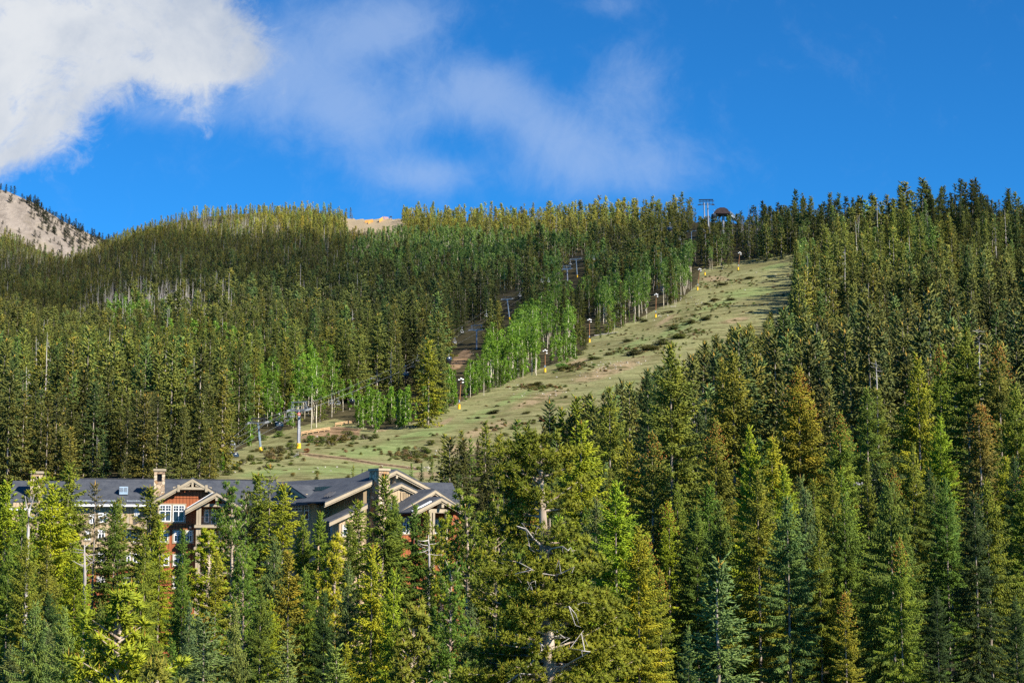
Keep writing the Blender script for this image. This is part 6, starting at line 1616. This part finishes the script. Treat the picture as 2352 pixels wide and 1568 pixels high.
# ---- things on the bare patch of the ridge
def board(u0, u1, vt, vb, Y, label, mat, posts=5, ang=0.):
    a = on_ground(u0, vb, 1900, 2300) if Y is None else P(u0, vb, Y); b = P(u1, vb, a.y + ang); h = (vb - vt) / F * a.y
    e = empty("board_fence", (a.x, a.y, gz(a.x, a.y))); tag(e, label, "fence"); d = Vector((b.x - a.x, b.y - a.y, gz(b.x, b.y) - gz(a.x, a.y)))
    m = MB(); n = 5
    for k in range(n): m.bar(Vector((0, 0, h * (k + .5) / n)), d + Vector((0, 0, h * (k + .5) / n)), .12, h / n * .8)
    m.build("boards", mat, e)
    for i in range(posts):
        m = MB(); q_ = d * (i / (posts - 1)) + Vector((0, .15, 0)); m.bar(q_ + Vector((0, 0, -.5)), q_ + Vector((0, 0, h * 1.1)), .25, .25); m.build("post", M["wood"], e)
board(838, 857, 500.5, 506.5, 2010, "longer orange board fence on the bare ridge patch", M["orange"])
board(846, 851, 503, 508.5, 1995, "short orange board panel angled in front of the longer one", M["orange"], 3, 14)
board(871, 880, 501, 509, 1998, "orange board fence set at an angle in the middle of the bare patch", M["orange"], 4, 18)
board(882, 892, 499.5, 505, 2030, "pale red board screen behind the angled orange fence", M["pink"], 4)
g = on_ground(895, 505, 1900, 2300); e = empty("sign_frame", tuple(g)); tag(e, "dark sign on two legs at the right end of the bare ridge patch", "sign")
s = g.y / F
for x in (0, 5 * s): m = MB(); m.bar((x, 0, -.5), (x, 0, 8.5 * s), .35, .35); m.build("leg", M["dark"], e)
m = MB(); m.box((2.5 * s, 0, 7 * s), (5.4 * s, .3, 3 * s)); m.build("panel", M["dark"], e)

# ---------------------------------------------------------------- light
SUN_AZ, SUN_EL = math.radians(52), math.radians(36)     # to the right of straight behind the camera
sv = Vector((math.sin(SUN_AZ) * math.cos(SUN_EL), -math.cos(SUN_AZ) * math.cos(SUN_EL), math.sin(SUN_EL)))
sd = bpy.data.lights.new("sun", "SUN"); sd.energy = 5.0; sd.angle = math.radians(.5); sd.color = (1, .93, .8)
so = bpy.data.objects.new("sun", sd); COL.objects.link(so); so.rotation_euler = (-sv).to_track_quat("-Z", "Y").to_euler()

# ---- thin cloud added out of view, outlined to shade the middle of the mountainside
def shading_cloud():
    pts = []
    for (u, v) in ((-150, 640), (120, 600), (300, 562), (520, 548), (760, 556), (900, 590), (1100, 600), (1350, 575), (1500, 520), (1700, 500), (1900, 500), (2150, 515), (2450, 500), (2450, 560), (2150, 590), (1900, 560), (1800, 600), (1620, 600), (1560, 690), (1400, 740), (1180, 800), (960, 860), (800, 800), (600, 730), (350, 720), (100, 730), (-150, 740)):
        g_ = on_ground(u, v, 380, 2350); pts.append(g_ + sv * (1250 / sv.z))
    zc = 1500.
    pts = [p_ + sv * ((zc - p_.z) / sv.z) for p_ in pts]
    poly = [(p_.x, p_.y) for p_ in pts]; xs = [p_[0] for p_ in poly]; ys = [p_[1] for p_ in poly]
    st = 22.; gx = np.arange(min(xs) - 60, max(xs) + 60, st); gy = np.arange(min(ys) - 60, max(ys) + 60, st)
    X, Y = np.meshgrid(gx, gy); wob = 18 * np.sin(X * .021 + 1) * np.cos(Y * .027) + 10 * np.sin(X * .06 + Y * .05)
    ins = inpoly((X + wob).ravel(), (Y - wob).ravel(), poly).reshape(X.shape)
    dep = np.zeros(X.shape); cur = ins.copy()
    for k in range(4):
        dep += cur; c2 = cur.copy(); c2[1:] &= cur[:-1]; c2[:-1] &= cur[1:]; c2[:, 1:] &= cur[:, :-1]; c2[:, :-1] &= cur[:, 1:]; cur = c2
    dep = dep * (9 + 5 * np.sin(X * .045) * np.sin(Y * .04))
    ids = {}; m = MB(); nr_, nc2 = X.shape
    vs = []; fs = []
    def vid(i, j, s):
        k = (i, j, s)
        if k not in ids: ids[k] = len(vs); vs.append((X[i, j], Y[i, j], zc + s * (1 + dep[i, j] * (1. if s > 0 else .35))))
        return ids[k]
    cell = ins[:-1, :-1] & ins[1:, :-1] & ins[:-1, 1:] & ins[1:, 1:]
    for i in range(nr_ - 1):
        for j in range(nc2 - 1):
            if not cell[i, j]: continue
            q_ = [(i, j), (i, j + 1), (i + 1, j + 1), (i + 1, j)]
            fs.append(tuple(vid(a, b, 1) for a, b in q_)); fs.append(tuple(vid(a, b, -1) for a, b in q_[::-1]))
            for (di, dj), (p0, p1) in {(-1, 0): (0, 1), (0, 1): (1, 2), (1, 0): (2, 3), (0, -1): (3, 0)}.items():
                ii, jj = i + di, j + dj
                if not (0 <= ii < nr_ - 1 and 0 <= jj < nc2 - 1 and cell[ii, jj]):
                    a, b = q_[p0], q_[p1]; fs.append((vid(*a, 1), vid(*a, -1), vid(*b, -1), vid(*b, 1)))
    m.add(vs, fs, True)
    t2 = NT("thin_cloud"); n_ = t2.noise(t2.n("ShaderNodeNewGeometry").outputs["Position"], .012, 5, .6)
    tr_ = t2.n("ShaderNodeBsdfTransparent"); d_ = t2.n("ShaderNodeBsdfTranslucent"); d_.inputs[0].default_value = (.8, .8, .82, 1)
    mx = t2.n("ShaderNodeMixShader"); t2.l(t2.math("ADD", t2.math("MULTIPLY", t2.ramp(n_, .35, .65), .30), .12), mx.inputs[0]); t2.l(tr_.outputs[0], mx.inputs[1]); t2.l(d_.outputs[0], mx.inputs[2])
    o = m.build("cloud", t2.out(mx.outputs[0])); tag(o, kind="structure")
shading_cloud()
wd_ = bpy.data.worlds.new("World"); scene.world = wd_; wd_.use_nodes = True
t = NT("", wd_)
sky = t.n("ShaderNodeTexSky", sky_type="NISHITA", sun_disc=False, sun_elevation=SUN_EL, altitude=3000, air_density=1.0, dust_density=.1, ozone_density=3.0)
sky.sun_rotation = PI - SUN_AZ
dv = t.n("ShaderNodeTexCoord").outputs["Generated"]
sx = t.n("ShaderNodeSeparateXYZ"); t.l(dv, sx.inputs[0])
ay = t.math("MAXIMUM", t.math("ADD", t.math("MULTIPLY", sx.outputs[1], cp), t.math("MULTIPLY", sx.outputs[2], sp)), .15)
a_ = t.math("DIVIDE", sx.outputs[0], ay)
up_ = t.math("SUBTRACT", t.math("MULTIPLY", sx.outputs[2], cp), t.math("MULTIPLY", sx.outputs[1], sp))
b_ = t.math("DIVIDE", up_, ay)
def gauss(u, v, ru, rv, rot=0.):
    """soft lump of cloud at a direction of the sky"""
    c, s = math.cos(rot), math.sin(rot)
    x = t.math("SUBTRACT", a_, (u - CU) / F); y = t.math("SUBTRACT", b_, (CV - v) / F)
    xr_ = t.math("ADD", t.math("MULTIPLY", x, c * F / ru), t.math("MULTIPLY", y, s * F / ru)); yr_ = t.math("ADD", t.math("MULTIPLY", x, -s * F / rv), t.math("MULTIPLY", y, c * F / rv))
    d = t.math("ADD", t.math("MULTIPLY", xr_, xr_), t.math("MULTIPLY", yr_, yr_))
    return t.math("POWER", 2.718, t.math("MULTIPLY", d, -1.0))
def total(l):
    r = l[0]
    for x in l[1:]: r = t.math("ADD", r, x)
    return r
cv = t.n("ShaderNodeCombineXYZ"); t.l(a_, cv.inputs[0]); t.l(b_, cv.inputs[1])
nb = t.noise(cv.outputs[0], 13, 12, .66, .6)
nw = t.noise(t.scaled(cv.outputs[0], (1, .8, 1)), 17, 10, .62, .5)
nf = t.noise(cv.outputs[0], 48, 9, .7, .8)
big = t.math("MINIMUM", total([gauss(20, 60, 280, 180), gauss(230, 40, 240, 140), gauss(420, 60, 170, 120), gauss(510, 140, 130, 80), gauss(80, 230, 140, 100), gauss(-30, 320, 120, 90), gauss(-250, 150, 280, 250)]), 1.15)
mb_ = t.ramp(t.math("ADD", big, t.math("MULTIPLY", t.math("SUBTRACT", t.math("ADD", t.math("MULTIPLY", nb, .68), t.math("MULTIPLY", nf, .32)), .5), 2.9)), .3, 1.12)
wisp = total([gauss(740, 70, 230, 150), gauss(620, 200, 170, 90), gauss(850, 330, 220, 90, -.7), gauss(1000, 230, 200, 80, .2), gauss(1180, 250, 180, 80, -.5), gauss(1290, 360, 110, 110), gauss(1440, 250, 110, 150), gauss(1500, 400, 150, 70), gauss(1000, 400, 120, 40), gauss(900, 60, 150, 60, .3), gauss(1400, 10, 60, 30), gauss(430, 260, 90, 40), gauss(320, 250, 60, 50)])
mw = t.math("MULTIPLY", t.ramp(t.math("ADD", t.math("MULTIPLY", wisp, .8), t.math("MULTIPLY", t.math("SUBTRACT", t.math("ADD", t.math("MULTIPLY", nw, .7), t.math("MULTIPLY", nf, .3)), .5), 2.4)), .05, 1.45), .52)
# the clear mountain sky, deeper and more saturated than sea level
hs_ = t.n("ShaderNodeHueSaturation"); hs_.inputs["Saturation"].default_value = 1.0; t.l(sky.outputs[0], hs_.inputs["Color"])
blue = t.mix(1.0, hs_.outputs[0], (.2, .98, 1.55), "MULTIPLY")
nc_ = t.noise(cv.outputs[0], 7, 9, .6, .4)
cshade = t.ramp(t.math("ADD", nc_, t.math("MULTIPLY", b_, .5)), .42, .72)
white = t.mix(cshade, (4.3, 5.0, 6.2), (7.1, 7.4, 7.8))
c = t.mix(mw, blue, (4.3, 5.6, 8.0)); c = t.mix(mb_, c, white)
bg = t.n("ShaderNodeBackground"); bg.inputs[1].default_value = .052; t.l(c, bg.inputs[0])
ow = t.n("ShaderNodeOutputWorld"); t.l(bg.outputs[0], ow.inputs[0])
scene.view_settings.view_transform = "Standard"; scene.view_settings.look = "None"; scene.view_settings.gamma = 1; scene.view_settings.exposure = 1.05
scene.cycles.max_bounces = 5; scene.cycles.diffuse_bounces = 2; scene.cycles.glossy_bounces = 2; scene.cycles.transmission_bounces = 3
scene.cycles.use_denoising = False
